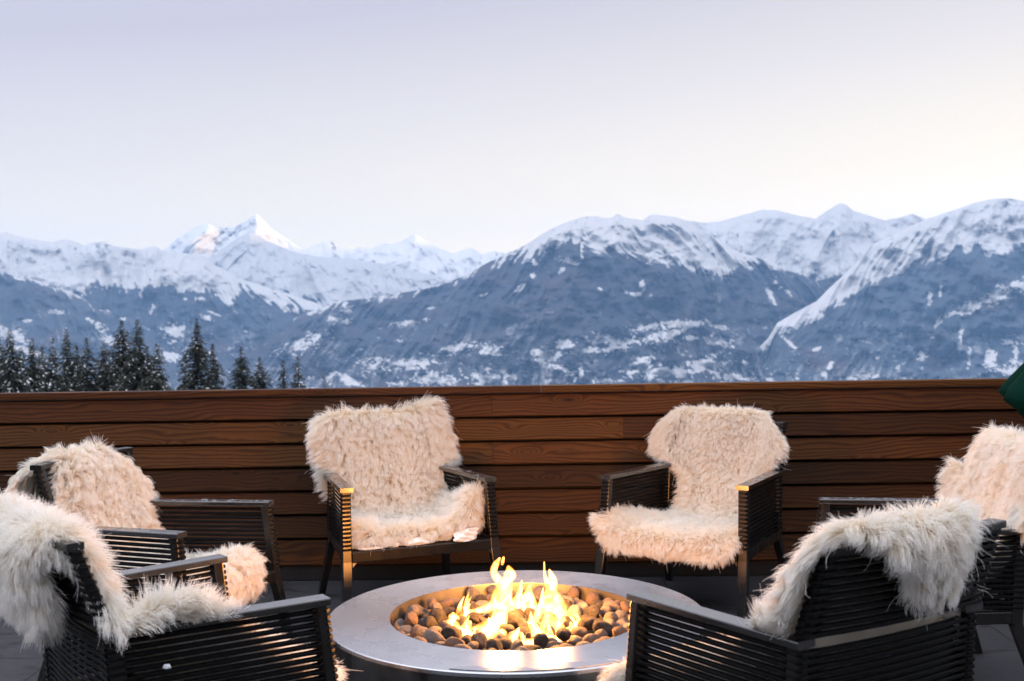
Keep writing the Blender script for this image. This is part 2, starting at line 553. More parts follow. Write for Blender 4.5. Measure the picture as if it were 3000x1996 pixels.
def loop_path(ax, ay, bx, by, wid, z, bow=0.0):
    """closed strap loop round two posts at (ax,ay) and (bx,by)"""
    a = Vector((ax, ay, 0)); b = Vector((bx, by, 0)); d = (b - a).normalized(); s = Vector((-d.y, d.x, 0))
    pts = []
    k = 12
    for side in (1, -1):
        p0, p1 = (a, b) if side == 1 else (b, a)
        dd = d * side
        for i in range(k + 1):
            t = i / k; t = .5 - .5 * math.copysign(abs(2 * t - 1) ** .62, 1 - 2 * t)
            q = p0 - dd * .020 + (p1 - p0 + dd * .040) * t + s * side * wid
            q = q + s * bow * 4 * t * (1 - t)
            q = q - s * side * (wid - .0085) * (1 - math.exp(-((min(t, 1 - t) * (b - a).length / .035) ** 2)))
            if i == 0: q = q + dd * .006
            if i == k: q = q - dd * .006
            pts.append(Vector((q.x, q.y, z)))
        e = pts[-1]
        pts.append(Vector((p1.x + dd.x * .026 + s.x * side * wid * .55, p1.y + dd.y * .026 + s.y * side * wid * .55, z)))
        pts.append(Vector((p1.x + dd.x * .026 - s.x * side * wid * .55, p1.y + dd.y * .026 - s.y * side * wid * .55, z)))
    return pts


def post_xy(s, front, z):
    """post centre at height z for side s (+1 = sitter's right)"""
    t = (ZA - z) / (ZA - ZS)
    if front: return (s * (HWF + .008 * t), -.022 + .030 * t)
    return (s * (HWR + .004 * t), DEP + .020 * t)


def back_xy(s, z):
    t = (z - ZA) / (.895 - ZA)
    return (s * (HWR - .012 * t), DEP - .010 - .085 * t)


def make_chair(name, label, loc, fwd_deg, parts=True):
    root = thing(name, label, 'armchair', loc, R(fwd_deg - 90), 'black slatted armchairs around the fire')
    if not parts: return root
    strap = rrect(.0042, .0108, .0020)
    for s in (1, -1):
        # front leg: post + leg in one piece
        b = MB(); x0, y0 = post_xy(s, True, ZA); x1, y1 = post_xy(s, True, ZS - .05)
        b.bar((x0, y0, ZA), (x1, y1, ZS - .05), .046, .034, (0, 1, 0), .004)
        b.bar((x1, y1, ZS - .0501), (x1 + s * .014, y1 + .062, .002), .050, .038, (0, 1, 0), .005, w1=.042, h1=.032)
        b.build('leg', M['frame'], root)
        b = MB(); x0, y0 = post_xy(s, False, ZA); x1, y1 = post_xy(s, False, ZS - .05)
        b.bar((x0, y0, ZA), (x1, y1, ZS - .05), .034, .040, (0, 1, 0), .004)
        b.bar((x1, y1, ZS - .0501), (x1 + s * .040, y1 - .095, .002), .040, .044, (0, 1, 0), .005, w1=.034, h1=.036)
        b.build('leg', M['frame'], root)
        # slatted side panel
        b = MB()
        n = 14
        for i in range(n):
            z = ZS + .012 + (ZA - .016 - ZS - .012) * i / (n - 1)
            fx, fy = post_xy(s, True, z); rx, ry = post_xy(s, False, z)
            b.sweep(loop_path(fx, fy, rx, ry, .0215, z), strap, (0, 0, 1), closed=True)
        b.build('side_panel', M['strap'], root)
        # flat armrest
        b = MB(); fx, fy = post_xy(s, True, ZA); rx, ry = post_xy(s, False, ZA)
        b.bar((fx, fy + .026, ZA + .0112), (rx, ry - .028, ZA + .0112), .064, .021, (0, 0, 1), .004)
        b.build('armrest', M['arm'], root)
    # lower rear panel and upper backrest
    b = MB()
    n = 14
    for i in range(n):
        z = ZS + .012 + (ZA - .020 - ZS - .012) * i / (n - 1)
        lx, ly = post_xy(-1, False, z); rx, ry = post_xy(1, False, z)
        b.sweep(loop_path(lx + .024, ly - .004, rx - .024, ry - .004, .016, z, -.018), strap, (0, 0, 1), closed=True)
    b.build('rear_panel', M['strap'], root)
    b = MB()
    n = 11
    for i in range(n):
        z = ZA + .030 + (.878 - ZA - .030) * i / (n - 1)
        lx, ly = back_xy(-1, z); rx, ry = back_xy(1, z)
        b.sweep(loop_path(lx, ly, rx, ry, .018, z, -.028), strap, (0, 0, 1), closed=True)
    bk = b.build('backrest', M['strap'], root)
    b = MB()
    for s in (1, -1):
        x0, y0 = back_xy(s, ZA + .005); x1, y1 = back_xy(s, .884)
        b.bar((x0, y0, ZA + .0225), (x1, y1, .884), .034, .026, (0, 1, 0), .004)
    pts = []
    for i in range(13):
        t = i / 12; x = -HWR + .012 - .022 + (2 * HWR + .020) * t
        pts.append((x, back_xy(1, .892)[1] - .030 * 4 * t * (1 - t), .8955))
    b.sweep(pts, rrect(.048, .021, .004), (0, 0, 1))
    b.build('back_frame', M['frame'], root)
    # seat rails + seat
    b = MB(); x1, y1 = post_xy(1, True, ZS - .03); xr, yr = post_xy(1, False, ZS - .03)
    b.bar((-x1 + .026, y1 + .002, ZS - .0275), (x1 - .026, y1 + .002, ZS - .0275), .034, .052, (0, 0, 1), .004)
    b.bar((-xr + .02, yr, ZS - .0275), (xr - .02, yr, ZS - .0275), .030, .046, (0, 0, 1), .004)
    for s in (1, -1):
        b.bar((s * x1, y1 - .020, ZS - .026), (s * xr, yr + .022, ZS - .026), .030, .046, (0, 0, 1), .004)
        # little gusset that rounds the inner corner of rail and leg
        b.add([(s * (x1 - .0255), y1 + .018, ZS - .053), (s * (x1 - .045), y1 + .018, ZS - .053), (s * (x1 - .0255), y1 + .022, ZS - .073),
               (s * (x1 - .0255), y1 - .012, ZS - .053), (s * (x1 - .045), y1 - .012, ZS - .053), (s * (x1 - .0255), y1 - .010, ZS - .073)],
              [[0, 1, 2], [5, 4, 3], [0, 3, 4, 1], [1, 4, 5, 2], [2, 5, 3, 0]])
    b.build('seat_frame', M['frame'], root)
    b = MB()
    for i in range(24):
        y = y1 - .020 - (y1 - .020 - yr - .03) * i / 23; t = i / 23
        hw = x1 - .022 - (x1 - xr) * t
        b.bar((-hw, y, ZS - .002), (hw, y, ZS - .002), .019, .006, (0, 0, 1), .002)
    b.build('seat', M['strap'], root)
    return root


CH = {
    'BR': ((.766, 5.330, 0), -125.3), 'BL': ((-.4625, 5.374, 0), -67.3), 'LB': ((-1.186, 4.527, 0), -14.2),
    'RF': ((1.300, 4.36, 0), 176.0), 'RN': ((.668, 3.329, 0), 120.0), 'LN': ((-.780, 3.443, 0), 37.7)}
CL = {
    'BL': 'black armchair left behind the flames, snow lying along its seat edge',
    'BR': 'black armchair right behind the flames, its right front leg lit orange',
    'LB': 'black armchair turned sideways at left, behind the armchair in the bottom left corner',
    'RF': 'black armchair facing left, cut off by the right edge of the photo',
    'RN': 'black armchair seen from behind at bottom right, curved back rail showing',
    'LN': 'black armchair seen from behind in the bottom left corner, beside the steel rim'}
CHAIR = {k: make_chair('armchair', CL[k], *CH[k]) for k in ('BL', 'BR', 'LB', 'RF', 'RN', 'LN')}


# ------------------------------------------------------------------ sheepskins
def catmull(rows_, n):
    A = np.array(rows_, float); m = len(A)
    out = []
    for t in np.linspace(0, m - 1, n):
        i = min(int(t), m - 2); f = t - i
        p0, p1, p2, p3 = A[max(i - 1, 0)], A[i], A[i + 1], A[min(i + 2, m - 1)]
        out.append(.5 * ((2 * p1) + (-p0 + p2) * f + (2 * p0 - 5 * p1 + 4 * p2 - p3) * f ** 2 + (-p0 + 3 * p1 - 3 * p2 + p3) * f ** 3))
    return np.array(out)


def norm(a): return a / np.maximum(np.linalg.norm(a, axis=-1, keepdims=True), 1e-9)


def sheepskin(key, label, rows_, seed, length=.06, nc=2600, n_hair=110000, clump=.58, curl=.004, comb=.55, wild=.32, rad=.00075):
    """rows_: (y, z, x_left, x_right, lift_left, lift_right) in the chair's frame, from behind the back over the top to the front edge"""
    rng = np.random.RandomState(seed)
    ch = CHAIR[key]
    rows_ = [tuple(r) + (0,) * (6 - len(r)) for r in rows_]
    ns, ntt = 90, 61
    Rw = catmull(rows_, ns)
    t = np.linspace(-1, 1, ntt)
    S = np.linspace(0, 1, ns)
    y = Rw[:, 0][:, None] + 0 * t; z = Rw[:, 1][:, None] + 0 * t
    # ragged outline
    jag = .016 * vnoise(S * 9 + seed, S * 0 + .3, seed)
    jag2 = .016 * vnoise(S * 9 + seed, S * 0 + 5.3, seed + 3)
    xl = Rw[:, 2] + jag; xr = Rw[:, 3] + jag2
    x = ((xl + xr) / 2)[:, None] + ((xr - xl) / 2)[:, None] * t
    # round the two ends of the hide
    endr = np.minimum(np.minimum(S / .10, (1 - S) / .10), 1.0)
    x = ((xl + xr) / 2)[:, None] + (x - ((xl + xr) / 2)[:, None]) * (.62 + .38 * np.sqrt(np.maximum(1 - (1 - endr) ** 2, 0)))[:, None]
    e = np.clip((np.abs(t) - .45) / .55, 0, 1) ** 2
    z = z + np.where(t < 0, Rw[:, 4][:, None], Rw[:, 5][:, None]) * e
    P = np.stack([x, y, z], -1)
    ds = np.gradient(P, axis=0); dt = np.gradient(P, axis=1)
    Nn = norm(np.cross(dt, ds))
    # wool side = away from the chair: up on the seat, forward on the front of the back, backward behind
    ref = np.stack([0 * x, np.full_like(x, .35), np.full_like(x, 1.0)], -1)
    fs = int(ns * .0)
    sgn = np.sign((Nn[ns * 2 // 3, ntt // 2] * np.array([0, .3, 1])).sum())
    Nn = Nn * sgn
    sg, tg = np.meshgrid(S, t, indexing='ij')
    lump = .014 * fbm(sg * 7 + seed, tg * 3.2, 3, seed)
    P = P + Nn * lump[..., None]
    limg = HWF - .030 + (HWF - HWR) * np.clip(P[..., 1], -.6, 0) / .585
    ins = (P[..., 2] < ZA + .012) & (P[..., 1] > -.575) & (P[..., 1] < .012)
    P[..., 0] = np.where(ins, np.clip(P[..., 0], -limg, limg), P[..., 0])
    # hide mesh
    idx = np.arange(ns * ntt).reshape(ns, ntt)
    q = np.stack([idx[:-1, :-1], idx[:-1, 1:], idx[1:, 1:], idx[1:, :-1]], -1).reshape(-1, 4)
    hide = np_mesh('sheepskin', P.reshape(-1, 3), q, M['hide'])
    md = hide.modifiers.new('thickness', 'SOLIDIFY'); md.thickness = .006; md.offset = 0
    hide.matrix_world = ch.matrix_basis.copy()
    tag(hide, label, 'sheepskin', 'shaggy sheepskins draped over the armchairs')
    # ---- wool
    area = np.linalg.norm(np.cross(ds, dt), axis=-1)[:-1, :-1].ravel()
    wgt = 1 + 1.6 * (np.abs(t[:-1]) > .70)[None, :] + 1.6 * (np.abs(S[:-1] - .5) > .45)[:, None]
    area = area * wgt.ravel()
    cdf = np.cumsum(area); cdf /= cdf[-1]
    def sample(n):
        c = np.searchsorted(cdf, rng.rand(n)); i = c // (ntt - 1); j = c % (ntt - 1)
        fi = rng.rand(n)[:, None]; fj = rng.rand(n)[:, None]
        bl = lambda G: (G[i, j] * (1 - fi) * (1 - fj) + G[i + 1, j] * fi * (1 - fj) + G[i, j + 1] * (1 - fi) * fj + G[i + 1, j + 1] * fi * fj)
        return bl(P), norm(bl(Nn)), norm(bl(ds)), norm(bl(dt)), (i + fi[:, 0]) / (ns - 1), -1 + 2 * (j + fj[:, 0]) / (ntt - 1)
    def wrap(n_, d_s, d_t, s_, t_, kk):
        # wool curls round the rim of the hide onto its underside
        et = np.clip((np.abs(t_) - .66) / .34, 0, 1); es = np.clip((np.abs(s_ - .5) - .455) / .045, 0, 1)
        e = np.maximum(et, es); out = np.where((et >= es)[:, None], d_t * np.sign(t_)[:, None], d_s * np.sign(s_ - .5)[:, None])
        ph = e ** .8 * rng.rand(len(t_)) * 2.9
        return n_ * np.cos(ph)[:, None] + out * np.sin(ph)[:, None]
    def grow(Rt, n_, d_s, d_t, s_, t_, L, cs):
        K = 6
        g = np.array([0, 0, -1.0])
        gt = g - n_ * (n_ @ g)[:, None]
        edge = np.clip((np.abs(t_) - .72) / .28, 0, 1)[:, None] ** 1.5
        tip = (np.clip((s_ - .90) / .10, 0, 1) - np.clip((.10 - s_) / .10, 0, 1))[:, None]
        sw = np.stack([vnoise(s_ * 6 + cs, t_ * 3, seed + 20), vnoise(s_ * 6, t_ * 3 + cs, seed + 21)], -1)
        swirl = d_s * sw[:, :1] + d_t * sw[:, 1:]
        d0 = norm(n_ * 1.0 + d_t * np.sign(t_)[:, None] * edge * 1.3 + d_s * tip * 1.2 + swirl * .7 * wild)
        d1 = norm(n_ * (.55 - .3 * comb) + gt * comb * 1.1 + swirl * 1.2 * wild + d_t * np.sign(t_)[:, None] * edge * .9 + d_s * tip * .8)
        pts = np.zeros((len(Rt), K, 3)); pts[:, 0] = Rt
        for k in range(1, K):
            u = (k - .5) / (K - 1)
            d = norm(d0 * (1 - u) + d1 * u * 1.25 + g * u * u * .35)
            pts[:, k] = pts[:, k - 1] + d * (L / (K - 1))[:, None]
        return pts
    cR, cN, cS, cT, cs_, ct_ = sample(nc); cN = wrap(cN, cS, cT, cs_, ct_, 0)
    cL = length * (.82 + .36 * rng.rand(nc)) * (1 + .25 * np.clip(np.abs(ct_) * 2 - 1, 0, 1))
    cP = grow(cR, cN + rng.randn(nc, 3) * .26, cS, cT, cs_, ct_, cL, 3.3)
    hR, hN, hS, hT, hs_, ht_ = sample(n_hair); hN = wrap(hN, hS, hT, hs_, ht_, 1)
    kd = KDTree(nc)
    for k, p in enumerate(cR + cN * .03): kd.insert(p, k)
    kd.balance()
    near = np.array([kd.find(p)[1] for p in hR + hN * .03])
    hL = cL[near] * (.62 + .45 * rng.rand(n_hair))
    hP = grow(hR, hN + rng.randn(n_hair, 3) * .20, hS, hT, hs_, ht_, hL, 3.3)
    u = np.linspace(0, 1, 6)
    w = (clump * (.45 + .55 * rng.rand(n_hair)))[:, None] * u[None] ** .9
    target = cP[near] + (hR - cR[near])[:, None, :] * (1 - .80 * u)[None, :, None]
    hP = hP * (1 - w[..., None]) + target * w[..., None]
    ph = rng.rand(nc)[near][:, None] * 6.28 + rng.rand(n_hair)[:, None] * 1.2
    wv = curl * u[None] * np.sin(u[None] * 9.0 + ph); wv2 = curl * u[None] * np.cos(u[None] * 8.0 + ph)
    hP = hP + hT[:, None, :] * wv[..., None] + np.cross(hN, hT)[:, None, :] * wv2[..., None]
    # a few flyaway hairs
    fly = rng.rand(n_hair) < .015
    hP[fly] += (rng.randn(fly.sum(), 1, 3) * .020) * (u[None, :, None] ** 1.5)
    # wool inside the box of the chair stays inside the arm panels and on top of the seat
    yy = hP[..., 1]; zz = hP[..., 2]
    lim = HWF - .016 + (HWF - HWR) * np.clip(yy, -.6, 0) / .585
    inside = (zz < ZA + .012) & (yy > -.575) & (yy < .012)
    hP[..., 0] = np.where(inside, np.clip(hP[..., 0], -lim, lim), hP[..., 0])
    hP[..., 2] = np.where((yy > -.56) & (yy < .03) & (zz > ZS - .12), np.maximum(zz, ZS + .006), zz)
    cu = bpy.data.hair_curves.new('wool')
    cu.add_curves([6] * n_hair)
    cu.position_data.foreach_set('vector', hP.astype(np.float32).ravel())
    rr = (rad * (.8 + .5 * rng.rand(n_hair)))[:, None] * np.array([1.0, 1.0, .95, .8, .55, .2])[None]
    cu.points.foreach_set('radius', rr.astype(np.float32).ravel())
    cu.materials.append(M['wool'])
    wo = bpy.data.objects.new('wool', cu); COL.objects.link(wo); wo.parent = hide
    return hide


sheepskin('BL', 'wide shaggy sheepskin with a pointed upper corner, on the armchair with snow',
          [(-.77, .80, -.22, .24), (-.755, .89, -.25, .29), (-.70, .96, -.295, .34, .05, -.03), (-.655, .87, -.335, .36, .04, -.01), (-.62, .74, -.37, .33), (-.575, .60, -.32, .31),
           (-.50, .46, -.29, .31, .03), (-.38, .405, -.29, .32, .08, .04), (-.2, .40, -.31, .33, .13, .06), (-.11, .405, -.33, .335, .17, .07), (-.065, .405, -.33, .33, .15, .06), (-.03, .385, -.32, .32, .03, .0)],
          11, .074, nc=4600, curl=.005, comb=.9, wild=.50, clump=.70)
sheepskin('BR', 'smooth rounded sheepskin hanging over the seat front beside the orange lit leg',
          [(-.77, .82, -.11, .21), (-.755, .90, -.16, .27), (-.70, .945, -.19, .30), (-.655, .88, -.27, .38), (-.63, .80, -.315, .42), (-.605, .71, -.30, .385), (-.575, .61, -.25, .22),
           (-.50, .455, -.28, .21), (-.38, .40, -.31, .25), (-.2, .395, -.335, .31, .03, .05), (-.03, .40, -.345, .37, .04, .07), (.05, .375, -.335, .39, .0, .06), (.07, .315, -.30, .36)],
          12, .050, nc=6500, curl=.003, comb=.75, wild=.36, clump=.60)
sheepskin('LB', 'curly cream sheepskin on the sideways left armchair, tuft hanging off the seat front',
          [(-.77, .74, .02, .33), (-.765, .85, -.10, .31), (-.71, .915, -.14, .18), (-.65, .85, -.22, .20), (-.615, .74, -.31, .25), (-.57, .60, -.31, .27),
           (-.49, .455, -.30, .28), (-.36, .40, -.28, .28), (-.24, .395, -.26, .27), (-.13, .43, -.24, .26), (-.04, .455, -.22, .25), (.015, .40, -.20, .24), (.025, .32, -.16, .22)],
          13, .060, nc=3600, curl=.009, comb=.75, wild=.60, clump=.76)
sheepskin('RF', 'pale sheepskin on the armchair at the right edge of the photo, partly cut off',
          [(-.79, .80, -.27, .27), (-.765, .90, -.31, .31), (-.70, .955, -.33, .31), (-.65, .87, -.35, .33), (-.615, .74, -.34, .35, 0, .05), (-.565, .60, -.33, .36, .05, .20),
           (-.50, .47, -.32, .34, .08, .14), (-.36, .41, -.31, .29, .06, .02), (-.18, .40, -.31, .29), (-.02, .40, -.31, .32), (.07, .37, -.30, .30)],
          14, .056, nc=4400, curl=.003, comb=.85, wild=.42, clump=.62)
sheepskin('RN', 'white sheepskin flopped over the curved back rail at bottom right',
          [(-.69, .745, .0, .095), (-.72, .85, -.07, .10), (-.735, .91, -.18, .105), (-.70, .94, -.29, .15), (-.645, .87, -.345, .23), (-.60, .74, -.355, .26, .02), (-.55, .60, -.345, .25, .10),
           (-.47, .46, -.34, .25, .22), (-.34, .405, -.33, .27, .12), (-.16, .40, -.33, .32, .04), (-.02, .41, -.36, .31), (.06, .41, -.40, .30), (.085, .34, -.39, .28)],
          15, .062, n_hair=150000, nc=3800, curl=.006, comb=.65, wild=.42, clump=.6)
sheepskin('LN', 'big fluffy white sheepskin bulging over the chair back in the bottom left corner',
          [(-.70, .66, -.37, .12), (-.73, .78, -.42, .14), (-.755, .85, -.42, .16), (-.715, .905, -.40, .21), (-.64, .845, -.37, .24), (-.595, .73, -.35, .29), (-.55, .60, -.34, .34, 0, .08),
           (-.47, .48, -.33, .35, .05, .22), (-.34, .42, -.33, .34, .05, .25), (-.18, .40, -.31, .32, .0, .10), (-.03, .40, -.31, .31), (.06, .37, -.29, .29)],
          16, .080, n_hair=160000, nc=3800, curl=.006, comb=.6, wild=.40, clump=.55)

# unseen block added behind the camera to cut sky light on the terrace
hw = MB()
hw.add([(-16, -5.2, -2), (16, -5.2, -2), (16, -5.2, 3.6), (-16, -5.2, 3.6), (-16, -11, -2), (16, -11, -2), (16, -11, 3.6), (-16, -11, 3.6)],
       [[0, 1, 2, 3], [5, 4, 7, 6], [4, 0, 3, 7], [1, 5, 6, 2], [3, 2, 6, 7]])
tag(hw.build('unseen_shade_wall', M['bark']), kind='structure')

# ------------------------------------------------------------------ fire pit
PX, PY, PT = 0.0, 3.932, .40
RO, RI = .680, .456
pit = thing('fire_pit', 'round brushed steel gas fire pit with a wide flat rim, full of stones', 'fire pit', (PX, PY, 0))
b = MB(); b.lathe([(RI, PT), (RO - .003, PT), (RO, PT - .003), (RO, PT - .014), (RO - .004, PT - .016), (RI, PT - .016)], 160, closed_prof=True)
for i in range(len(b.s)): b.s[i] = False
b.build('rim', M['steel'], pit)
b = MB(); b.lathe([(RO - .008, PT - .0165), (RO - .008, .001)], 200)
b.build('outer_wall', M['pit_side'], pit)
b = MB(); b.lathe([(RI - .0005, PT - .001), (RI - .0005, .285)], 200); b.lathe([(RI - .0006, .2852), (0.0005, .2852)], 64)
b.build('bowl', M['steel_side'], pit)
b = MB(); b.lathe([(.262, .286), (.262, .327), (.256, .330), (.2, .330), (0.0005, .330)], 6)
for i in range(len(b.s)): b.s[i] = False
bp_ = b.build('burner_tray', M['dark'], pit)
b = MB()
for rr, n in ((.225, 64), (.09, 40)):
    path = [(rr * math.cos(2 * math.pi * i / n), rr * math.sin(2 * math.pi * i / n), .339) for i in range(n)]
    b.sweep(path, [(.008 * math.cos(a), .008 * math.sin(a)) for a in np.linspace(0, 2 * math.pi, 9)[:-1]], (0, 0, 1), closed=True, smooth=True)
b.build('burner_pipe', M['steel_side'], pit)

# thin frozen puddle lying on the front of the rim
b = MB(); n = 90
rng = random.Random(3)
top = []; bot = []
for i in range(n):
    f = i / (n - 1); a = R(252 + 52 * f)
    w = math.sin(math.pi * f) ** .45
    ro = .668; ri_ = .668 - w * (.040 + .016 * math.sin(f * 9 + 1) + .010 * math.sin(f * 23) + .006 * rng.random())
    top.append((ro * math.cos(a), ro * math.sin(a))); bot.append((ri_ * math.cos(a), ri_ * math.sin(a)))
vs = [(x, y, PT + .0035) for x, y in top] + [(x, y, PT + .0035) for x, y in bot] + [(x * .9985, y * .9985, PT + .0005) for x, y in bot] + [(x * 1.001, y * 1.001, PT + .0005) for x, y in top]
fs = []
for i in range(n - 1):
    fs += [[i, i + 1, n + i + 1, n + i], [n + i, n + i + 1, 2 * n + i + 1, 2 * n + i], [3 * n + i, 3 * n + i + 1, i + 1, i]]
b.add(vs, fs, 0, False)
mi, nt_, out_ = mat('clear_ice'); NI = NT(nt_)
NI.bsdf(out_, Base_Color=(.55, .58, .62), Metallic=.85, Roughness=.10, Normal=NI.bump(NI.noise(NI.coord('Object'), 30, 4), .12, .002))
ice = b.build('ice_film', mi); ice.location = (PX, PY, 0)
tag(ice, 'thin frozen puddle with a wavy edge on the front of the steel rim', 'ice')

# ------------------------------------------------------------------ stones
def stone_mesh(seed):
    bm = bmesh.new(); bmesh.ops.create_icosphere(bm, subdivisions=4, radius=1.0)
    r = np.random.RandomState(seed)
    co = np.array([v.co[:] for v in bm.verts])
    k = r.uniform(.75, 1.0, 3); k[r.randint(3)] *= 1.22
    d = 0
    for _ in range(5):
        ax = norm(r.randn(3)); off = r.uniform(.62, .9)
        s = co @ ax; over = np.maximum(s - off, 0)
        co = co - ax * over[:, None] * .75
    d = .05 * np.sin(co @ norm(r.randn(3)) * 3 + 1) + .03 * np.sin(co @ norm(r.randn(3)) * 6) + .012 * np.sin(co @ norm(r.randn(3)) * 15)
    co = co * (1 + d[:, None]) * k
    for v, c in zip(bm.verts, co): v.co = c
    me = bpy.data.meshes.new('stone'); bm.to_mesh(me); bm.free()
    me.polygons.foreach_set('use_smooth', [True] * len(me.polygons))
    return me


rng = random.Random(21)
SM = [[stone_mesh(s) for s in range(9)], [stone_mesh(s + 50) for s in range(7)]]
for me in SM[0]: me.materials.append(M['stone'])
for me in SM[1]: me.materials.append(M['soot'])
placed = []


def drop(r, rmin, rmax, tries):
    best = None
    for _ in range(tries):
        a = rng.uniform(0, 2 * math.pi); q = math.sqrt(rng.uniform(rmin ** 2, rmax ** 2))
        x, y = q * math.cos(a), q * math.sin(a)
        base = .287 if q > .262 else .331
        z = base + r * .86
        for (X, Y, Z, RR, _) in placed:
            d2 = (x - X) ** 2 + (y - Y) ** 2; s = (RR + r) * .90
            if d2 < s * s: z = max(z, Z + math.sqrt(s * s - d2))
        if best is None or z < best[2]: best = (x, y, z)
    return best


for i in range(330):
    if i < 26: r = rng.uniform(.024, .036); zone = (.03, .20)
    else: r = rng.choice((rng.uniform(.022, .031), rng.uniform(.024, .033), rng.uniform(.030, .039))); zone = (.245, RI - r * 1.02)
    x, y, z = drop(r, zone[0], zone[1], 60)
    lim = PT - .004 if math.hypot(x, y) > .30 else PT + .005
    if z + r > lim + .012: continue
    placed.append((x, y, z, r, i))

entries = []
for (x, y, z, r, i) in placed:
    q = math.hypot(x, y); a = math.degrees(math.atan2(x, y)) % 360
    h2 = int(round(a / 15)) % 24
    hr = ['twelve', 'one', 'two', 'three', 'four', 'five', 'six', 'seven', 'eight', 'nine', 'ten', 'eleven'][h2 // 2]
    clock = ('half past ' + hr) if h2 % 2 else hr + " o'clock"
    ringn = 'by the steel wall' if q + r > RI - .016 else 'halfway to the flames' if q > .31 else 'next to the flames' if q > .215 else 'amid the flames'
    soot = (q < .325 and rng.random() < .72) or (q < .37 and rng.random() < .25)
    tone = 'sooty black' if soot else 'pale speckled'
    size = 'large' if r > .032 else 'small' if r < .0265 else 'medium'
    entries.append(dict(x=x, y=y, z=z, r=r, soot=soot, lab=f'{size} {tone} stone {ringn}, at {clock}'))
byl = {}
for e in entries: byl.setdefault(e['lab'], []).append(e)
for l, es in byl.items():
    if len(es) > 1:
        es.sort(key=lambda e: e['z'])
        nm = {2: ['lower', 'upper'], 3: ['lowest', 'middle', 'topmost']}.get(len(es), ['lowest', 'second lowest', 'third lowest', 'fourth lowest', 'fifth lowest', 'sixth lowest', 'topmost'])
        for e, w in zip(es, nm): e['lab'] = w + ' ' + e['lab']
for e in entries:
    o = bpy.data.objects.new('stone', rng.choice(SM[1 if e['soot'] else 0])); COL.objects.link(o)
    o.location = (PX + e['x'], PY + e['y'], e['z'])
    o.rotation_euler = (rng.uniform(-.5, .5), rng.uniform(-.5, .5), rng.uniform(0, 6.28))
    s = e['r']; o.scale = (s * rng.uniform(.95, 1.2), s * rng.uniform(.9, 1.08), s * rng.uniform(.82, .95))
    tag(o, e['lab'], 'stone', 'rounded stones filling the fire pit')

# ------------------------------------------------------------------ flames
fire = thing('fire', 'bright yellow gas flames leaping from the middle of the steel pit', 'fire', (PX, PY, .34))
FL = [  # base point decides the depth: (points in zoomed photo pixels, widths)
    ([(985, 720), (1005, 600), (1000, 500), (1030, 390), (1055, 320), (1080, 260), (1062, 190)], [40, 90, 120, 90, 56, 70, 8]),
    ([(1045, 335), (985, 305), (940, 255), (935, 200), (965, 140), (990, 92)], [40, 50, 44, 40, 30, 5]),
    ([(1008, 170), (1018, 120), (1026, 85)], [14, 16, 3]),
    ([(1090, 240), (1110, 280), (1080, 330)], [20, 36, 20]),
    ([(1440, 720), (1465, 610), (1465, 500), (1450, 410), (1425, 340), (1400, 250), (1395, 130)], [60, 190, 140, 70, 34, 14, 4]),
    ([(1470, 420), (1478, 330), (1445, 228)], [46, 50, 6]),
    ([(1500, 470), (1560, 530), (1628, 590)], [50, 46, 5]),
    ([(1490, 600), (1600, 690), (1742, 748)], [90, 90, 6]),
    ([(1500, 660), (1590, 760), (1690, 800)], [90, 70, 6]),
    ([(1490, 700), (1560, 800), (1650, 835)], [90, 70, 10]),
    ([(1400, 700), (1380, 620), (1365, 540)], [60, 80, 10]),
    ([(1540, 560), (1590, 600), (1590, 640)], [50, 40, 6]),
    ([(520, 665), (590, 650), (655, 600), (718, 528)], [40, 56, 40, 5]),
    ([(560, 660), (680, 625), (790, 600), (900, 570), (970, 520)], [40, 40, 34, 60, 80]),
    ([(740, 615), (772, 535)], [30, 4]),
    ([(680, 620), (760, 642), (822, 655)], [34, 28, 5]),
    ([(530, 680), (560, 750), (610, 820)], [50, 76, 20]),
    ([(560, 740), (590, 700), (640, 660)], [60, 70, 20]),
    ([(600, 800), (660, 740), (706, 640)], [50, 30, 4]),
    ([(690, 820), (770, 780), (850, 740), (930, 680)], [40, 60, 60, 40]),
    ([(880, 905), (890, 810), (950, 700), (1010, 610)], [30, 96, 80, 50]),
    ([(820, 880), (850, 800), (900, 730)], [30, 70, 60]),
    ([(1050, 600), (1110, 560), (1165, 450), (1192, 315)], [40, 64, 36, 4]),
    ([(1100, 620), (1180, 530), (1240, 450), (1270, 342)], [30, 44, 44, 4]),
    ([(1190, 580), (1260, 566), (1350, 580)], [34, 44, 20]),
    ([(1320, 570), (1285, 500), (1270, 400)], [40, 44, 8]),
    ([(1085, 905), (1120, 840), (1172, 752)], [70, 50, 4]),
    ([(1080, 920), (1190, 905), (1310, 885)], [36, 40, 50]),
    ([(1320, 885), (1322, 790), (1280, 710), (1272, 600)], [60, 64, 44, 4]),
    ([(1345, 870), (1380, 800), (1400, 718)], [60, 36, 4]),
    ([(1430, 870), (1445, 800), (1430, 715)], [80, 44, 4]),
    ([(1360, 870), (1480, 865), (1600, 840)], [50, 60, 20]),
    ([(1010, 850), (1012, 800), (995, 770)], [44, 54, 16]),
    ([(1500, 840), (1540, 770), (1520, 690)], [60, 70, 20]),
    ([(960, 760), (1000, 680), (1040, 560)], [60, 80, 10]),
    ([(1400, 800), (1440, 700), (1420, 600)], [60, 90, 20]),
    ([(640, 790), (690, 740), (720, 690)], [40, 50, 10]),
    ([(1180, 900), (1200, 860), (1190, 800)], [50, 40, 6]),
    ([(1610, 820), (1650, 770), (1640, 700)], [40, 44, 6]),
    ([(540, 730), (545, 690), (560, 610)], [34, 40, 6]),
]
rng = random.Random(8)
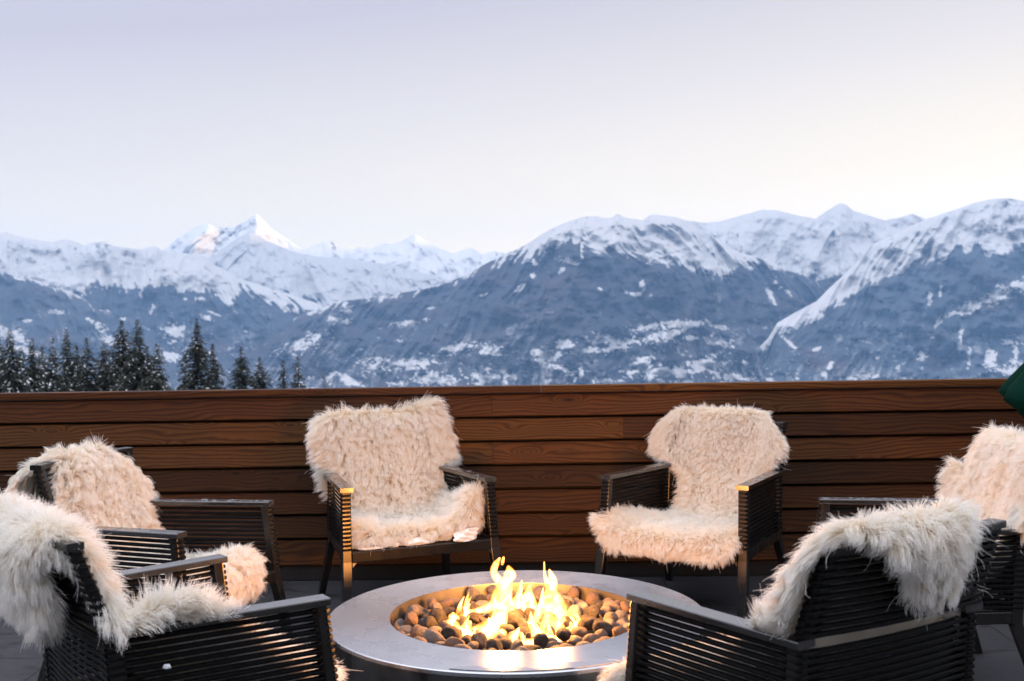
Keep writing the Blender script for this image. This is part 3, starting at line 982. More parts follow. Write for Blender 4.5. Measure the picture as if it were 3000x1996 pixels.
for q in range(56):
    an = rng.uniform(0, 6.283); rr = rng.choice((.215, .215, .10)) + rng.uniform(-.02, .02)
    X, Y = rr * math.cos(an), PY + rr * math.sin(an); hgt = rng.uniform(.035, .10) * (1.25 if Y > PY else .8)
    wdt = rng.uniform(.016, .034); dx = rng.uniform(-.035, .035)
    FL.append((None, [(X - dx * .5, Y, .335, wdt * .6), (X, Y, .335 + hgt * .35, wdt), (X + dx * .3, Y, .335 + hgt * .7, wdt * .55), (X + dx, Y, .335 + hgt, .001)]))
for k, (pts, wd) in enumerate(FL):
    if pts is None:
        C = catmull(wd, 18); path = [Vector(c[:3]) for c in C]; rad = [max(c[3], .001) / 2 for c in C]; n = 12; b = MB()
        b.sweep(path, [(math.cos(2 * math.pi * i / n), .6 * math.sin(2 * math.pi * i / n)) for i in range(n)], (0.0, -1.0, 0.02), caps=True, smooth=True, scale=rad)
        o = b.build('flame', M['flame'], fire); o.location = (-PX, -PY, -.34)
        continue
    P = [(1150 + x / 3.143, 1600 + y / 3.143) for x, y in pts]
    vb = max(p[1] for p in P)
    if k in (1, 2, 3): vb = 1600 + 720 / 3.143
    if k == 5 or k == 6: vb = 1600 + 640 / 3.143
    Y = at_z(1500, min(max(vb, 1795), 1893), .345).y
    C = catmull([(*at_y(u, v, Y), w) for (u, v), w in zip(P, wd)], 6 * len(P))
    path = [Vector(c[:3]) for c in C]; lean = rng.uniform(-.10, .16)
    path = [Vector((p.x, p.y + lean * (p.z - .345) + .006 * math.sin(i * .5 + k), p.z)) for i, p in enumerate(path)]
    rad = [max(c[3] * 1.6 + 6, 4) / 3.143 / 2 * Y / F for c in C]
    n = 14
    b = MB()
    sec = [(math.cos(2 * math.pi * i / n), .55 * math.sin(2 * math.pi * i / n)) for i in range(n)]
    rad = [rad[0] * .1, rad[0] * .6] + rad[1:-1] + [rad[-1] * .2]
    path = [path[0] - (path[1] - path[0]) * .8] + path
    b.sweep(path, sec, (0.0, -1.0, 0.02), caps=True, smooth=True, scale=rad)
    o = b.build('flame', M['flame'], fire)
    o.location = (-PX, -PY, -.34)
    o.visible_shadow = True
for nm, (u_, v_), e in (('fire_light', (1471, 1700), 30.0), ('fire_light', (1616, 1706), 30.0)):
    loc = at_y(u_, v_, 3.92)
    l = bpy.data.lights.new(nm, 'POINT'); l.energy = e; l.color = (1.0, .39, .09); l.shadow_soft_size = .05
    o = bpy.data.objects.new(nm, l); o.location = loc; COL.objects.link(o)

# ------------------------------------------------------------------ snow on the back left chair
def lump(name, label, cat, loc, size, seed, group=None):
    bm = bmesh.new(); bmesh.ops.create_icosphere(bm, subdivisions=5, radius=1.0)
    r = np.random.RandomState(seed)
    co = np.array([v.co[:] for v in bm.verts])
    for _ in range(7):
        ax = norm(r.randn(3)); off = r.uniform(.5, .8); s = co @ ax
        co = co - ax * (np.maximum(s - off, 0) * .9)[:, None]
    d = .10 * np.sin(co @ norm(r.randn(3)) * 4) + .05 * np.sin(co @ norm(r.randn(3)) * 9)
    for fq, am in ((14, .035), (23, .022), (37, .014)):
        for _ in range(3): d = d + am * np.sin(co @ norm(r.randn(3)) * fq + r.rand() * 6)
    co = co * (1 + d[:, None]); co[:, 2] = np.maximum(co[:, 2], -.55)
    co = co * np.array(size)
    co[:, 2] -= co[:, 2].min()
    for v, c in zip(bm.verts, co): v.co = c
    me = bpy.data.meshes.new(name); bm.to_mesh(me); bm.free(); me.materials.append(M['snow'])
    me.polygons.foreach_set('use_smooth', [True] * len(me.polygons))
    o = bpy.data.objects.new(name, me); COL.objects.link(o); o.location = loc
    return tag(o, label, cat, group)


cb = CHAIR['BL'].matrix_basis
def onbl(x, y, z): return cb @ Vector((x, y, z))
def orient(o, key): o.rotation_euler[2] = CHAIR[key].rotation_euler[2]; return o
orient(lump('snow_lump', 'thick lump of snow on the right end of the snowy seat edge', 'snow', onbl(-.222, .002, ZS + .0005), (.076, .042, .044), 1, 'snow left on the chair seat'), 'BL')
orient(lump('snow_lump', 'low mound of snow at the middle of the snowy seat edge', 'snow', onbl(.02, .000, ZS + .0005), (.058, .022, .020), 2, 'snow left on the chair seat'), 'BL')
orient(lump('snow_lump', 'flat streak of snow on the left end of the snowy seat edge', 'snow', onbl(.255, .000, ZS + .0005), (.080, .018, .008), 3, 'snow left on the chair seat'), 'BL')
orient(lump('snow_lump', 'tiny crumb of snow between the mound and the left streak', 'snow', onbl(.13, .002, ZS + .0005), (.018, .012, .012), 4, 'snow left on the chair seat'), 'BL')
cl = CHAIR['LN'].matrix_basis
lump('snow_crumb', 'small white crumb of snow stuck to the slats of the bottom left armchair', 'snow', cl @ Vector((HWF + .012, -.47, .555)), (.012, .008, .008), 5)

# ice beads on the wet armrests
rng = random.Random(77)
def beads(key, s, n, y0, y1, label):
    b = MB(); mtx = CHAIR[key].matrix_basis
    for _ in range(n):
        y = rng.uniform(y0, y1); t = -y / .6
        x = s * (HWF - (HWF - HWR) * t) + rng.uniform(-.026, .026)
        r = rng.choice((rng.uniform(.002, .004), rng.uniform(.004, .009)))
        c = mtx @ Vector((x, y, ZA + .0218))
        kx = rng.uniform(.8, 2.2)
        m0 = len(b.v)
        b.lathe([(0.0005, r * .30), (r * .5, r * .26), (r * .85, r * .14), (r, 0)], 9)
        for q in range(m0, len(b.v)):
            p = b.v[q]; b.v[q] = (c.x + p[0] * kx, c.y + p[1], c.z + p[2])
    o = b.build('water_beads', M['bead'])
    return tag(o, label, 'water drops', kind='stuff')
mb, nt_, out_ = mat('water_bead'); NB = NT(nt_)
NB.bsdf(out_, Base_Color=(.06, .065, .07), Roughness=.06, Specular_IOR_Level=.9)
M['bead'] = mb
beads('BL', 1, 22, -.45, 0, 'frozen drops on the left armrest of the snowy armchair')
beads('BL', -1, 34, -.5, 0, 'frozen drops on the right armrest of the snowy armchair')
beads('BR', -1, 30, -.5, 0, 'frozen drops on the armrest above the orange lit leg')
beads('LB', 1, 24, -.3, 0, 'frozen drops on the near armrest of the sideways armchair')
beads('LB', -1, 46, -.5, 0, 'frozen drops along the far armrest of the sideways armchair')
beads('RF', 1, 26, -.4, 0, 'frozen drops on the armrest of the armchair facing left')

# ------------------------------------------------------------------ half-folded green parasol at the right edge
tipp = at_y(2950, 1170, 5.15)
pc = Vector((tipp.x + .80, 5.15, -.055))
par = thing('parasol', 'dark green parasol, only the tip of its folded canopy showing at the right edge', 'parasol', pc)
b = MB(); n = 96
prof = [(.03, 1.98), (.10, 1.90), (.34, 1.64), (.58, 1.37), (.76, 1.165), (.80, 1.11), (.74, 1.05), (.66, .93), (.60, .78), (.56, .62)]
vs = []
for j, (r, z) in enumerate(prof):
    for i in range(n):
        a = 2 * math.pi * i / n + math.pi
        k = abs(math.cos(4 * a)) ** 1.2          # eight ribs
        f = 1.0 - (.16 if j > 2 else .05) * (1 - k) - (.02 * math.sin(13 * a + j))
        vs.append((r * f * math.cos(a), r * f * math.sin(a), z - (.05 * (1 - k) if 2 < j < 7 else 0)))
fs = [[j * n + i, j * n + (i + 1) % n, (j + 1) * n + (i + 1) % n, (j + 1) * n + i] for j in range(len(prof) - 1) for i in range(n)]
b.add(vs, fs, 0, True)
cn = b.build('canopy', M['green'], par)
md = cn.modifiers.new('thickness', 'SOLIDIFY'); md.thickness = .004
b = MB(); b.tube([(0, 0, .05), (0, 0, 2.02)], .022, 14); b.build('pole', M['dark'], par)
b = MB(); b.lathe([(0.0005, .052), (.20, .05), (.26, .03), (.27, 0.001), (0.0005, .001)], 40); b.build('base', M['dark'], par)

# ------------------------------------------------------------------ ground beyond the terrace
gx = np.concatenate([np.linspace(-13800, -400, 20), np.linspace(-300, 300, 41), np.linspace(400, 10400, 20)])
gy = np.concatenate([np.linspace(-9000, -30, 8), np.linspace(6.6, 300, 60), np.linspace(350, 5200, 40), np.linspace(6000, 12900, 8)])
GX, GY = np.meshgrid(gx, gy, indexing='ij')
def ground_z(x, y):
    s = np.clip(y - 6, 0, None)
    z = -2.2 - s * .155 - 5.0 * (1 - np.exp(-s / 30.))
    z = np.maximum(z, -640 + 0 * z) + 1.6 * fbm(x / 26 + .5, y / 26, 4, 71) * np.clip(s / 20, 0, 1)
    return np.where(y < 6.5, -2.2 + 0 * z, z)
GZ = ground_z(GX, GY)
idx = np.arange(GX.size).reshape(GX.shape)
q = np.stack([idx[:-1, :-1], idx[1:, :-1], idx[1:, 1:], idx[:-1, 1:]], -1).reshape(-1, 4)
tag(np_mesh('ground', np.stack([GX, GY, GZ], -1).reshape(-1, 3), q, M['ground']), kind='structure')

# ------------------------------------------------------------------ conifers below the terrace
def conifer(zx, zy, half, snowy, dist, label, seed, gap=0.0):
    rng = np.random.RandomState(seed)
    u, v = zx / 1.5713, 500 + zy / 1.5713
    top = at_y(u, v, dist)
    base = float(ground_z(np.array([top.x]), np.array([dist]))[0]) - .2
    Ht = top.z - base
    slope = half                                        # half-width per metre below the tip
    root = thing('spruce_tree', label, 'tree', (top.x, dist, base), rng.rand() * 6, 'spruces below the terrace')
    b = MB()
    nn = 14
    b.tube([(.05 * math.sin(i * 1.3 + seed), .05 * math.cos(i + seed), Ht * i / (nn - 1)) for i in range(nn)],
           [.22 * (1 - i / (nn - 1)) + .012 for i in range(nn)], 8)
    b.build('trunk', M['bark'], root)
    V = []; Q = []; MI = []
    def quad(p, d, s, L, w, m):
        i0 = len(V)
        V.extend([p - s * w * .35, p + s * w * .35, p + d * L * .6 + s * w, p + d * L, p + d * L * .6 - s * w])
        Q.append((i0, i0 + 1, i0 + 2, i0 + 3, i0 + 4)); MI.append(m)
    d = .06
    while d < Ht * .93:
        vis = d < 8.5
        L0 = min(slope * 1.95 * d ** .9 + .06, slope * 11 + .2)
        L0 *= (1 + .22 * math.sin(d * 2.1 + seed))
        nb = (5 if d > .8 else 3) + rng.randint(3)
        az0 = rng.rand() * 6.28
        for k in range(nb if vis else 5):
            if rng.rand() < gap: continue
            az = az0 + 6.28 * k / nb + rng.randn() * .25
            L = L0 * rng.uniform(.42, 1.25)
            dirh = np.array([math.cos(az), math.sin(az), 0]); side = np.array([-math.sin(az), math.cos(az), 0])
            z0 = Ht - d
            steps = max(2, int(L / (.10 if vis else .3)))
            droop = rng.uniform(.25, .6)
            for i in range(steps):
                f = (i + .5) / steps
                p = dirh * L * f + np.array([0, 0, z0 + .10 * L * math.sin(f * 2.5) - droop * L * f * f])
                for sg in (-1, 1, 0):
                    dv = dirh * rng.uniform(.3, .9) + side * sg * rng.uniform(.5, 1.0) + np.array([0, 0, rng.uniform(-.75, .02)])
                    dv /= np.linalg.norm(dv)
                    sn = np.cross(dv, np.array([0, 0, 1.0])); sn /= max(np.linalg.norm(sn), 1e-6)
                    sn = sn * .8 + np.array([0, 0, rng.uniform(-.5, .5)])
                    ln = (.16 + .26 * (1 - f * .6)) * rng.uniform(.6, 1.25) * (min(1, .38 + .22 * d) if vis else 2)
                    quad(p, dv, sn, ln, ln * .22, 0)
                    if rng.rand() < snowy * .48 * (.35 + .65 * (sg == 0)):
                        quad(p + np.array([0, 0, .025]), dv, sn, ln * .85, ln * rng.uniform(.12, .30), 1)
        d += (.09 + .06 * min(d, 2.0)) * rng.uniform(.8, 1.2) if vis else .8
    o = np_mesh('crown', np.array(V), np.array(Q), [M['needles'], M['snow']], False, root)
    o.data.polygons.foreach_set('material_index', np.array(MI, np.int32))
    return root


TR = [(-12, 760, .24, .55, 84, 'snowy spruce cut by the left edge of the photo', .0),
      (45, 735, .22, .50, 80, 'snow dusted spruce second from the left edge of the photo', .0),
      (145, 770, .22, .45, 86, 'snow dusted spruce with a thin tip between two taller snowy spruces', .1),
      (240, 770, .20, .50, 78, 'sparse snowy spruce left of the spruce with a tufted round tip', .2),
      (305, 722, .16, .30, 92, 'slim spruce with a tufted round tip at the left', .15),
      (398, 765, .20, .34, 82, 'spruce with a narrow tip just left of the widest spruce', .05),
      (560, 688, .27, .30, 84, 'widest dark spruce in the middle of the left clump', .0),
      (632, 684, .19, .22, 80, 'tall narrow spruce touching the right side of the widest spruce', .0),
      (722, 795, .25, .42, 78, 'short bushy spruce with snowy branches at the right end of the left clump', .0),
      (905, 680, .19, .16, 82, 'tallest lone dark spruce in the middle of the tree line', .05),
      (978, 795, .18, .16, 86, 'lower spruce leaning against the right of the tallest lone spruce', .0),
      (1110, 806, .23, .06, 80, 'dark spruce with an even pointed crown right of the gap', .05),
      (1195, 856, .23, .10, 84, 'small dark spruce next to the evenly pointed one', .1),
      (1302, 868, .14, .10, 88, 'thin sparse small spruce, second from the right', .35),
      (95, 812, .26, .40, 90, 'low snowy spruce half hidden behind the second and third spruces from the left', .0),
      (192, 806, .24, .40, 90, 'low snowy spruce behind the gap left of the sparse snowy spruce', .0),
      (352, 800, .24, .30, 90, 'low spruce behind the gap right of the tufted slim spruce', .0),
      (478, 776, .24, .36, 92, 'pale snowy spruce behind the left flank of the widest spruce', .1),
      (678, 806, .22, .25, 91, 'low dark spruce behind the tall narrow one and the short bushy one', .0),
      (850, 838, .20, .40, 92, 'faint thin spruce left of the tallest lone spruce', .3),
      (1370, 856, .23, .14, 82, 'rightmost small spruce of the tree line, with loose branches', .2)]
for i, (zx, zy, hf, sn, ds, lb, gp) in enumerate(TR): conifer(zx, zy, hf, sn, ds, lb, 100 + i, gp)

# a leafless sapling at the right end of the row
tp = at_y(1490 / 1.5713, 500 + 930 / 1.5713, 84.0)
gb = float(ground_z(np.array([tp.x]), np.array([84.0]))[0])
bt = thing('bare_tree', 'faint leafless young tree to the right of the spruces', 'tree', (tp.x, 84.0, gb))
b = MB(); hh = tp.z - gb; rg = random.Random(4)
b.tube([(0, 0, 0), (.1, 0, hh * .5), (0, .05, hh)], [.12, .06, .012], 7)
b.build('trunk', M['twig'], bt)
b = MB()
for i in range(70):
    z = hh * rg.uniform(.45, .98); a = rg.uniform(0, 6.28); L = (hh - z) * .30 + .25
    b.tube([(0, 0, z), (L * .5 * math.cos(a), L * .5 * math.sin(a), z + L * .5), (L * .8 * math.cos(a), L * .8 * math.sin(a), z + L * 1.2)], [.018, .011, .004], 4)
b.build('crown', M['twig'], bt)

# ------------------------------------------------------------------ mountains
def Z1(l): return [(x / 1.5713, 500 + y / 1.5713) for x, y in l]
def Z2(l): return [(1500 + x / 1.5713, 500 + y / 1.5713) for x, y in l]
def interp(pl, u):
    pl = sorted(pl); return np.interp(u, [p[0] for p in pl], [p[1] for p in pl])


def mountain(name, crest, Yc, Yb, vb, tree, patches, mt, seed, rough=4.0, rowsn=170, u0=-150, u1=3150, rocky=0.0, gully=1.0, streak=.3, flow=((0, 0), (3000, 0))):
    du = 4.2
    u = np.arange(u0, u1 + du, du)
    Yc = np.interp(u, [p[0] for p in Yc], [p[1] for p in Yc])[:, None] if isinstance(Yc, list) else np.full((len(u), 1), float(Yc))
    vc = interp(crest, u) + rough * fbm(u / 34., u * 0 + seed, 5, seed, .6) + rough * .35 * fbm(u / 9., u * 0 + seed, 3, seed + 2)
    t = np.linspace(0, 1, rowsn) ** 1.15
    U = u[:, None] + 0 * t; T = 0 * u[:, None] + t
    V = vc[:, None] + (vb - vc[:, None]) * t
    dv = V - vc[:, None]                               # pixels below the crest
    Y = Yc + (Yb - Yc) * T ** .9
    # relief: ridges and gullies running down the slope
    wob = 50 * fbm(U / 300., V / 160., 3, seed + 5)
    kf = np.interp(u, [p[0] for p in flow], [p[1] for p in flow])[:, None]
    W_ = U + wob - kf * 150 * (1 - np.exp(-dv / 150.))                              # constant along a line of fall
    rg = ridged(W_ / 120., dv / 420. + seed, 5, seed + 7)
    rg2 = fbm(U / 70., V / 50., 5, seed + 12)
    amp = (Yc - Yb) * .17 * gully
    fade = np.clip(dv / 25., 0, 1)
    Y = Y - amp * (rg * .8 + rg2 * .5) * fade
    # image offsets stay small so that the slope itself carries the relief
    d0 = np.array([ray(0, 0)])
    x = (U - 1500) / F; y = -(V - 998) / F
    xr = x * math.cos(ROLL) + y * math.sin(ROLL); yr = -x * math.sin(ROLL) + y * math.cos(ROLL)
    dy = math.cos(PD) + yr * math.sin(PD); dz = -math.sin(PD) + yr * math.cos(PD)
    Pt = np.stack([xr * Y / dy, Y, H + dz * Y / dy], -1)
    # far side of the ridge
    back = []
    for k in (1, 2, 3):
        Pk = Pt[:, 0].copy(); Pk[:, 1] += (300, 900, 1900)[k - 1]; Pk[:, 0] *= 1 + (300, 900, 1900)[k - 1] / Yc[:, 0] * .8
        Pk[:, 2] -= (90, 420, 900)[k - 1]
        back.append(Pk)
    A = np.concatenate([np.stack(back[::-1], 1), Pt], 1)
    nu, nv = A.shape[:2]
    # snow cover
    vt = interp(tree, u)[:, None]
    n1 = fbm(U / 26., V / 16., 6, seed + 30, .7); n2 = ridged(W_ / 26., dv / 130., 5, seed + 33, .66)
    s = .5 + (vt - V) / 34. + n1 * 1.0 + n2 * 1.5 * np.clip(1 - np.abs(V - vt) / 95., 0, 1)
    s = np.clip(s, 0, 1)
    above = np.clip((vt - V) / 30., 0, 1)
    rk = ridged(W_ / 15., dv / 60., 5, seed + 40, .66) * .55 + fbm(U / 13., V / 9., 5, seed + 41, .7) * .75 + fbm(U / 90., V / 60., 3, seed + 43) * .5
    rockm = np.clip((rk - (.36 - rocky)) * 2.6, 0, 1) * above
    s = s * (1 - rockm * .62)
    below = np.clip((V - vt) / 40., 0, 1)
    # bright gaps in the woods, more of them towards the valley
    dust = .5 * fbm(W_ / 9., dv / 60., 5, seed + 55, .68) + .5 * fbm(U / 60., V / 34., 5, seed + 56, .62)
    lowd = np.clip((V - 820) / 320., 0, 1)
    s = np.maximum(s, np.clip(.12 + .14 * lowd + dust * (.40 + .25 * lowd), 0, .55) * below)
    gap = fbm(U / 26. + 3, V / 15., 6, seed + 50, .65); gl = fbm(W_ / 8., V / 40., 4, seed + 52, .6)
    low = np.clip((V - 900) / 260., 0, 1)
    s = np.maximum(s, np.clip((gap - (.46 - streak * low * .85)) * 5, 0, 1) * below * (.45 + .5 * low))
    s = np.maximum(s, np.clip((gl - (.50 - streak * low * .7)) * 4, 0, 1) * below * .75 * low)
    pn = fbm(U / 15., V / 9., 6, seed + 60, .72); pn2 = fbm(U / 5., V / 5., 4, seed + 61, .7)
    for (px, py, rx, ry, an, dens) in patches:
        ca, sa = math.cos(R(an)), math.sin(R(an))
        ex = ((U - px) * ca + (V - py) * sa) / rx; ey = (-(U - px) * sa + (V - py) * ca) / ry
        e = 1 - np.sqrt(ex * ex + ey * ey)
        s = np.maximum(s, np.clip((e * 1.5 + pn * 1.5 + pn2 * .8 - .12 - (1 - dens) * .8) * 2.6, 0, 1) * (e > -.5))
    sb = np.concatenate([np.repeat(s[:, :1], 3, 1), s], 1); rb = np.concatenate([np.repeat(rockm[:, :1], 3, 1), rockm], 1)
    idx = np.arange(nu * nv).reshape(nu, nv)
    q = np.stack([idx[:-1, :-1], idx[:-1, 1:], idx[1:, 1:], idx[1:, :-1]], -1).reshape(-1, 4)
    o = np_mesh(name, A.reshape(-1, 3), q, mt)
    for nm, arr in (('snow', sb), ('rock', rb)):
        at = o.data.attributes.new(nm, 'FLOAT', 'POINT'); at.data.foreach_set('value', np.ascontiguousarray(arr.ravel(), np.float32))
    tag(o, kind='structure')
    return o


def pz1(l): return [(x / 1.5713, 500 + y / 1.5713, rx / 1.5713, ry / 1.5713, an, dn) for x, y, rx, ry, an, dn in l]
def pz2(l): return [(1500 + x / 1.5713, 500 + y / 1.5713, rx / 1.5713, ry / 1.5713, an, dn) for x, y, rx, ry, an, dn in l]


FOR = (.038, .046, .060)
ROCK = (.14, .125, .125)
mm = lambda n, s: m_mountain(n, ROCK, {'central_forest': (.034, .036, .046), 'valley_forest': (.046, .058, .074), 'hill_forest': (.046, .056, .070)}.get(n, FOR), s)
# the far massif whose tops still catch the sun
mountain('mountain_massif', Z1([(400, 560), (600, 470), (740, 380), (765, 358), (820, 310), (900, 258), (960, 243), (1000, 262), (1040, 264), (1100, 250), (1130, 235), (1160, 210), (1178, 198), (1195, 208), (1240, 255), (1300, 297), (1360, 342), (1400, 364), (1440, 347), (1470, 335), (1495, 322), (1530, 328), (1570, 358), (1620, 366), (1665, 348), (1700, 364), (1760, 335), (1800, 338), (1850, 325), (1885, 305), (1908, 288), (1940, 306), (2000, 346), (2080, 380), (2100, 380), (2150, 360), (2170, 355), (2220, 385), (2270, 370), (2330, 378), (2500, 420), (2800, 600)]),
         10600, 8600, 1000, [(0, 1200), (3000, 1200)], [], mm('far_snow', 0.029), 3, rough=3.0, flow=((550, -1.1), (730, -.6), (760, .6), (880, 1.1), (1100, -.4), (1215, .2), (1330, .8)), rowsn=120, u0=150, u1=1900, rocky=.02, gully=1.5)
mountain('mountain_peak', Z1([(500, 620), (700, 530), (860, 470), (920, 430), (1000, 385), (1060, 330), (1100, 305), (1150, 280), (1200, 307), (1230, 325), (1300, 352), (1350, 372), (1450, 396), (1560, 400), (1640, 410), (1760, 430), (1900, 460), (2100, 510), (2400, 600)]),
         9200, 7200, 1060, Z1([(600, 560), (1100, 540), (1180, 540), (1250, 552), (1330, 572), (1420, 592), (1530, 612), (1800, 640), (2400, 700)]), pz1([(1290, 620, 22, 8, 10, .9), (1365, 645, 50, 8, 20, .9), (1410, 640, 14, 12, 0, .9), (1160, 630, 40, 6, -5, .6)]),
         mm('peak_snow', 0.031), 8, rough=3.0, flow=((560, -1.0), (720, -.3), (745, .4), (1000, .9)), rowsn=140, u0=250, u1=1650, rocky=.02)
mountain('mountain_range', Z1([(-2600, 420), (-1900, 300), (-1300, 360), (-800, 280), (-300, 330), (-100, 310), (0, 288), (40, 287), (100, 308), (180, 322), (240, 330), (270, 320), (300, 315), (340, 325), (390, 346), (440, 330), (480, 328), (520, 345), (600, 361), (660, 361), (690, 348), (720, 348), (740, 362), (800, 374), (850, 382), (880, 385), (905, 374), (940, 402), (980, 430), (1050, 465), (1120, 500), (1250, 545), (1400, 590), (1530, 640), (1700, 700), (2000, 800), (2400, 900)]),
         7600, 5600, 1160, Z1([(-200, 560), (300, 565), (370, 552), (450, 512), (600, 522), (700, 507), (770, 507), (850, 540), (900, 560), (950, 517), (1000, 560), (1050, 580), (1110, 540), (1200, 560), (1400, 620), (2400, 900)]),
         pz1([(850, 592, 14, 10, 0, .9), (925, 590, 32, 8, 5, .9), (950, 678, 36, 12, 20, .9), (985, 658, 32, 7, 20, .8), (800, 750, 75, 60, 35, .45), (1130, 740, 16, 10, 0, .7), (840, 725, 22, 18, 0, .8), (700, 640, 14, 30, 20, .4), (650, 560, 10, 34, 12, .6)]),
         mm('range_snow', 0.036), 15, rough=3.2, flow=((0, .3), (300, .5), (560, -.5), (590, .6), (900, 1.0)), rowsn=170, u0=-1700, u1=1700, rocky=.06)
mountain('forested_hill', Z1([(-2600, 560), (-1500, 470), (-800, 510), (-300, 440), (0, 466), (60, 484), (150, 500), (250, 530), (330, 560), (420, 602), (520, 645), (700, 700), (900, 760), (1100, 815), (1250, 860), (1500, 920), (2000, 1050)]),
         6600, 4400, 1240, Z1([(-300, 430), (0, 452), (60, 470), (150, 486), (250, 515), (330, 545), (420, 590), (520, 635), (900, 745), (1250, 845), (2000, 1000)]),
         pz1([(90, 496, 40, 9, 12, .9), (130, 690, 30, 9, 0, .9), (50, 760, 110, 34, 20, .9), (130, 830, 90, 20, 15, .7), (260, 652, 60, 20, 10, .3), (450, 712, 60, 32, 30, .45), (420, 690, 40, 10, 20, .6), (500, 780, 60, 30, 20, .5), (780, 850, 70, 40, 20, .5)]),
         mm('hill_forest', 0.044), 23, rough=2.0, flow=((0, .4), (400, .9)), rowsn=150, u0=-1700, u1=1400, streak=.2)
mountain('mountain_ridge', Z2([(300, 420), (600, 300), (720, 262), (800, 228), (870, 241), (950, 236), (1040, 211), (1100, 195), (1150, 180), (1190, 183), (1230, 186), (1300, 203), (1400, 222), (1440, 195), (1470, 172), (1492, 156), (1515, 150), (1540, 157), (1570, 185), (1640, 206), (1720, 228), (1780, 220), (1840, 200), (1900, 222), (2000, 262), (2100, 310), (2500, 500)]),
         8200, 6400, 1100, Z2([(500, 430), (820, 425), (1000, 440), (1100, 432), (1200, 440), (1300, 455), (1420, 470), (1500, 450), (1700, 420), (2500, 420)]),
         pz2([(1350, 450, 60, 20, 20, .6), (1250, 420, 80, 16, 20, .6)]), mm('ridge_snow', 0.036), 31, rough=3.0, flow=((1800, .5), (2200, -.7), (2440, -.8), (2480, .7), (2700, .9)), rowsn=130, u0=1600, u1=3150, rocky=.04)
mountain('central_mountain', Z1([(500, 1000), (800, 900), (950, 832), (1030, 803), (1100, 781), (1180, 756), (1250, 722), (1350, 681), (1480, 632), (1560, 602), (1700, 587), (1850, 562), (1950, 546), (2050, 521), (2150, 476), (2250, 421), (2340, 378)]) +
         Z2([(0, 372), (50, 350), (100, 318), (150, 285), (200, 258), (270, 232), (330, 214), (380, 210), (440, 218), (465, 212), (480, 197), (490, 197), (512, 213), (600, 228), (640, 203), (700, 206), (780, 222), (830, 246), (900, 290), (960, 330), (1050, 378), (1150, 408), (1300, 468), (1400, 508), (1440, 560), (1500, 640), (1700, 800), (2000, 950), (2500, 1100)]),
         7000, 4300, 1260, Z1([(500, 950), (1030, 790), (1480, 620), (2050, 508), (2150, 466), (2230, 425), (2280, 412), (2340, 395)]) +
         Z2([(0, 398), (60, 382), (130, 362), (200, 330), (260, 306), (320, 300), (400, 340), (480, 345), (560, 362), (640, 388), (700, 402), (760, 425), (830, 440), (900, 462), (960, 470), (1060, 420), (1150, 400), (1300, 455), (1430, 500), (1600, 600), (2500, 1000)]),
         pz1([(1600, 640, 40, 44, 20, .35), (1570, 690, 90, 40, 0, .25), (1900, 890, 170, 34, -5, .55), (2260, 830, 70, 30, 5, .9), (2130, 810, 150, 26, -4, .6), (1650, 832, 40, 12, -30, .9), (1610, 965, 70, 18, 25, .95), (2000, 960, 120, 40, 0, .55), (1980, 635, 24, 7, -10, .8), (1870, 700, 130, 24, -10, .25), (1740, 900, 130, 50, 0, .35), (2250, 960, 150, 40, 0, .45), (1400, 800, 200, 60, -25, .15), (2230, 570, 34, 8, -25, .8)]) +
         pz2([(40, 538, 34, 14, -35, .9), (95, 482, 14, 16, 0, .9), (105, 425, 26, 12, 40, .9), (270, 418, 66, 18, 10, .7), (225, 460, 20, 12, -30, .8), (322, 370, 8, 60, 0, .7), (560, 566, 70, 12, 5, .9), (598, 530, 18, 34, 0, .8), (405, 546, 16, 9, 30, .8),
              (790, 706, 150, 22, 0, .9), (640, 720, 110, 20, -8, .8), (960, 720, 70, 12, 12, .8), (700, 760, 130, 36, -10, .55), (950, 790, 100, 26, 15, .8), (500, 800, 120, 40, -15, .7), (240, 802, 60, 24, 0, .95), (150, 845, 90, 34, 10, .85), (340, 832, 90, 22, -5, .85), (600, 885, 60, 28, -15, .8), (830, 770, 60, 14, 0, .6), (700, 925, 260, 44, -3, .5), (900, 900, 150, 60, 0, .4), (430, 970, 80, 14, 0, .9), (20, 945, 60, 20, 0, .85), (200, 900, 120, 20, 20, .4), (1000, 950, 100, 20, 0, .5), (320, 930, 14, 60, 5, .5), (1190, 575, 14, 70, -28, .75), (1265, 560, 60, 12, 40, .5), (1215, 510, 12, 36, 0, .5), (930, 470, 12, 40, 0, .5), (1200, 870, 12, 80, -45, .5)]),
         mm('central_forest', 0.047), 44, rough=2.2, gully=1.1, flow=((500, -1.4), (1400, -1.2), (1680, -.5), (1760, .5), (1950, 1.3), (2300, 1.3)), rowsn=230, u0=250, u1=3100, streak=.34, rocky=-.02)
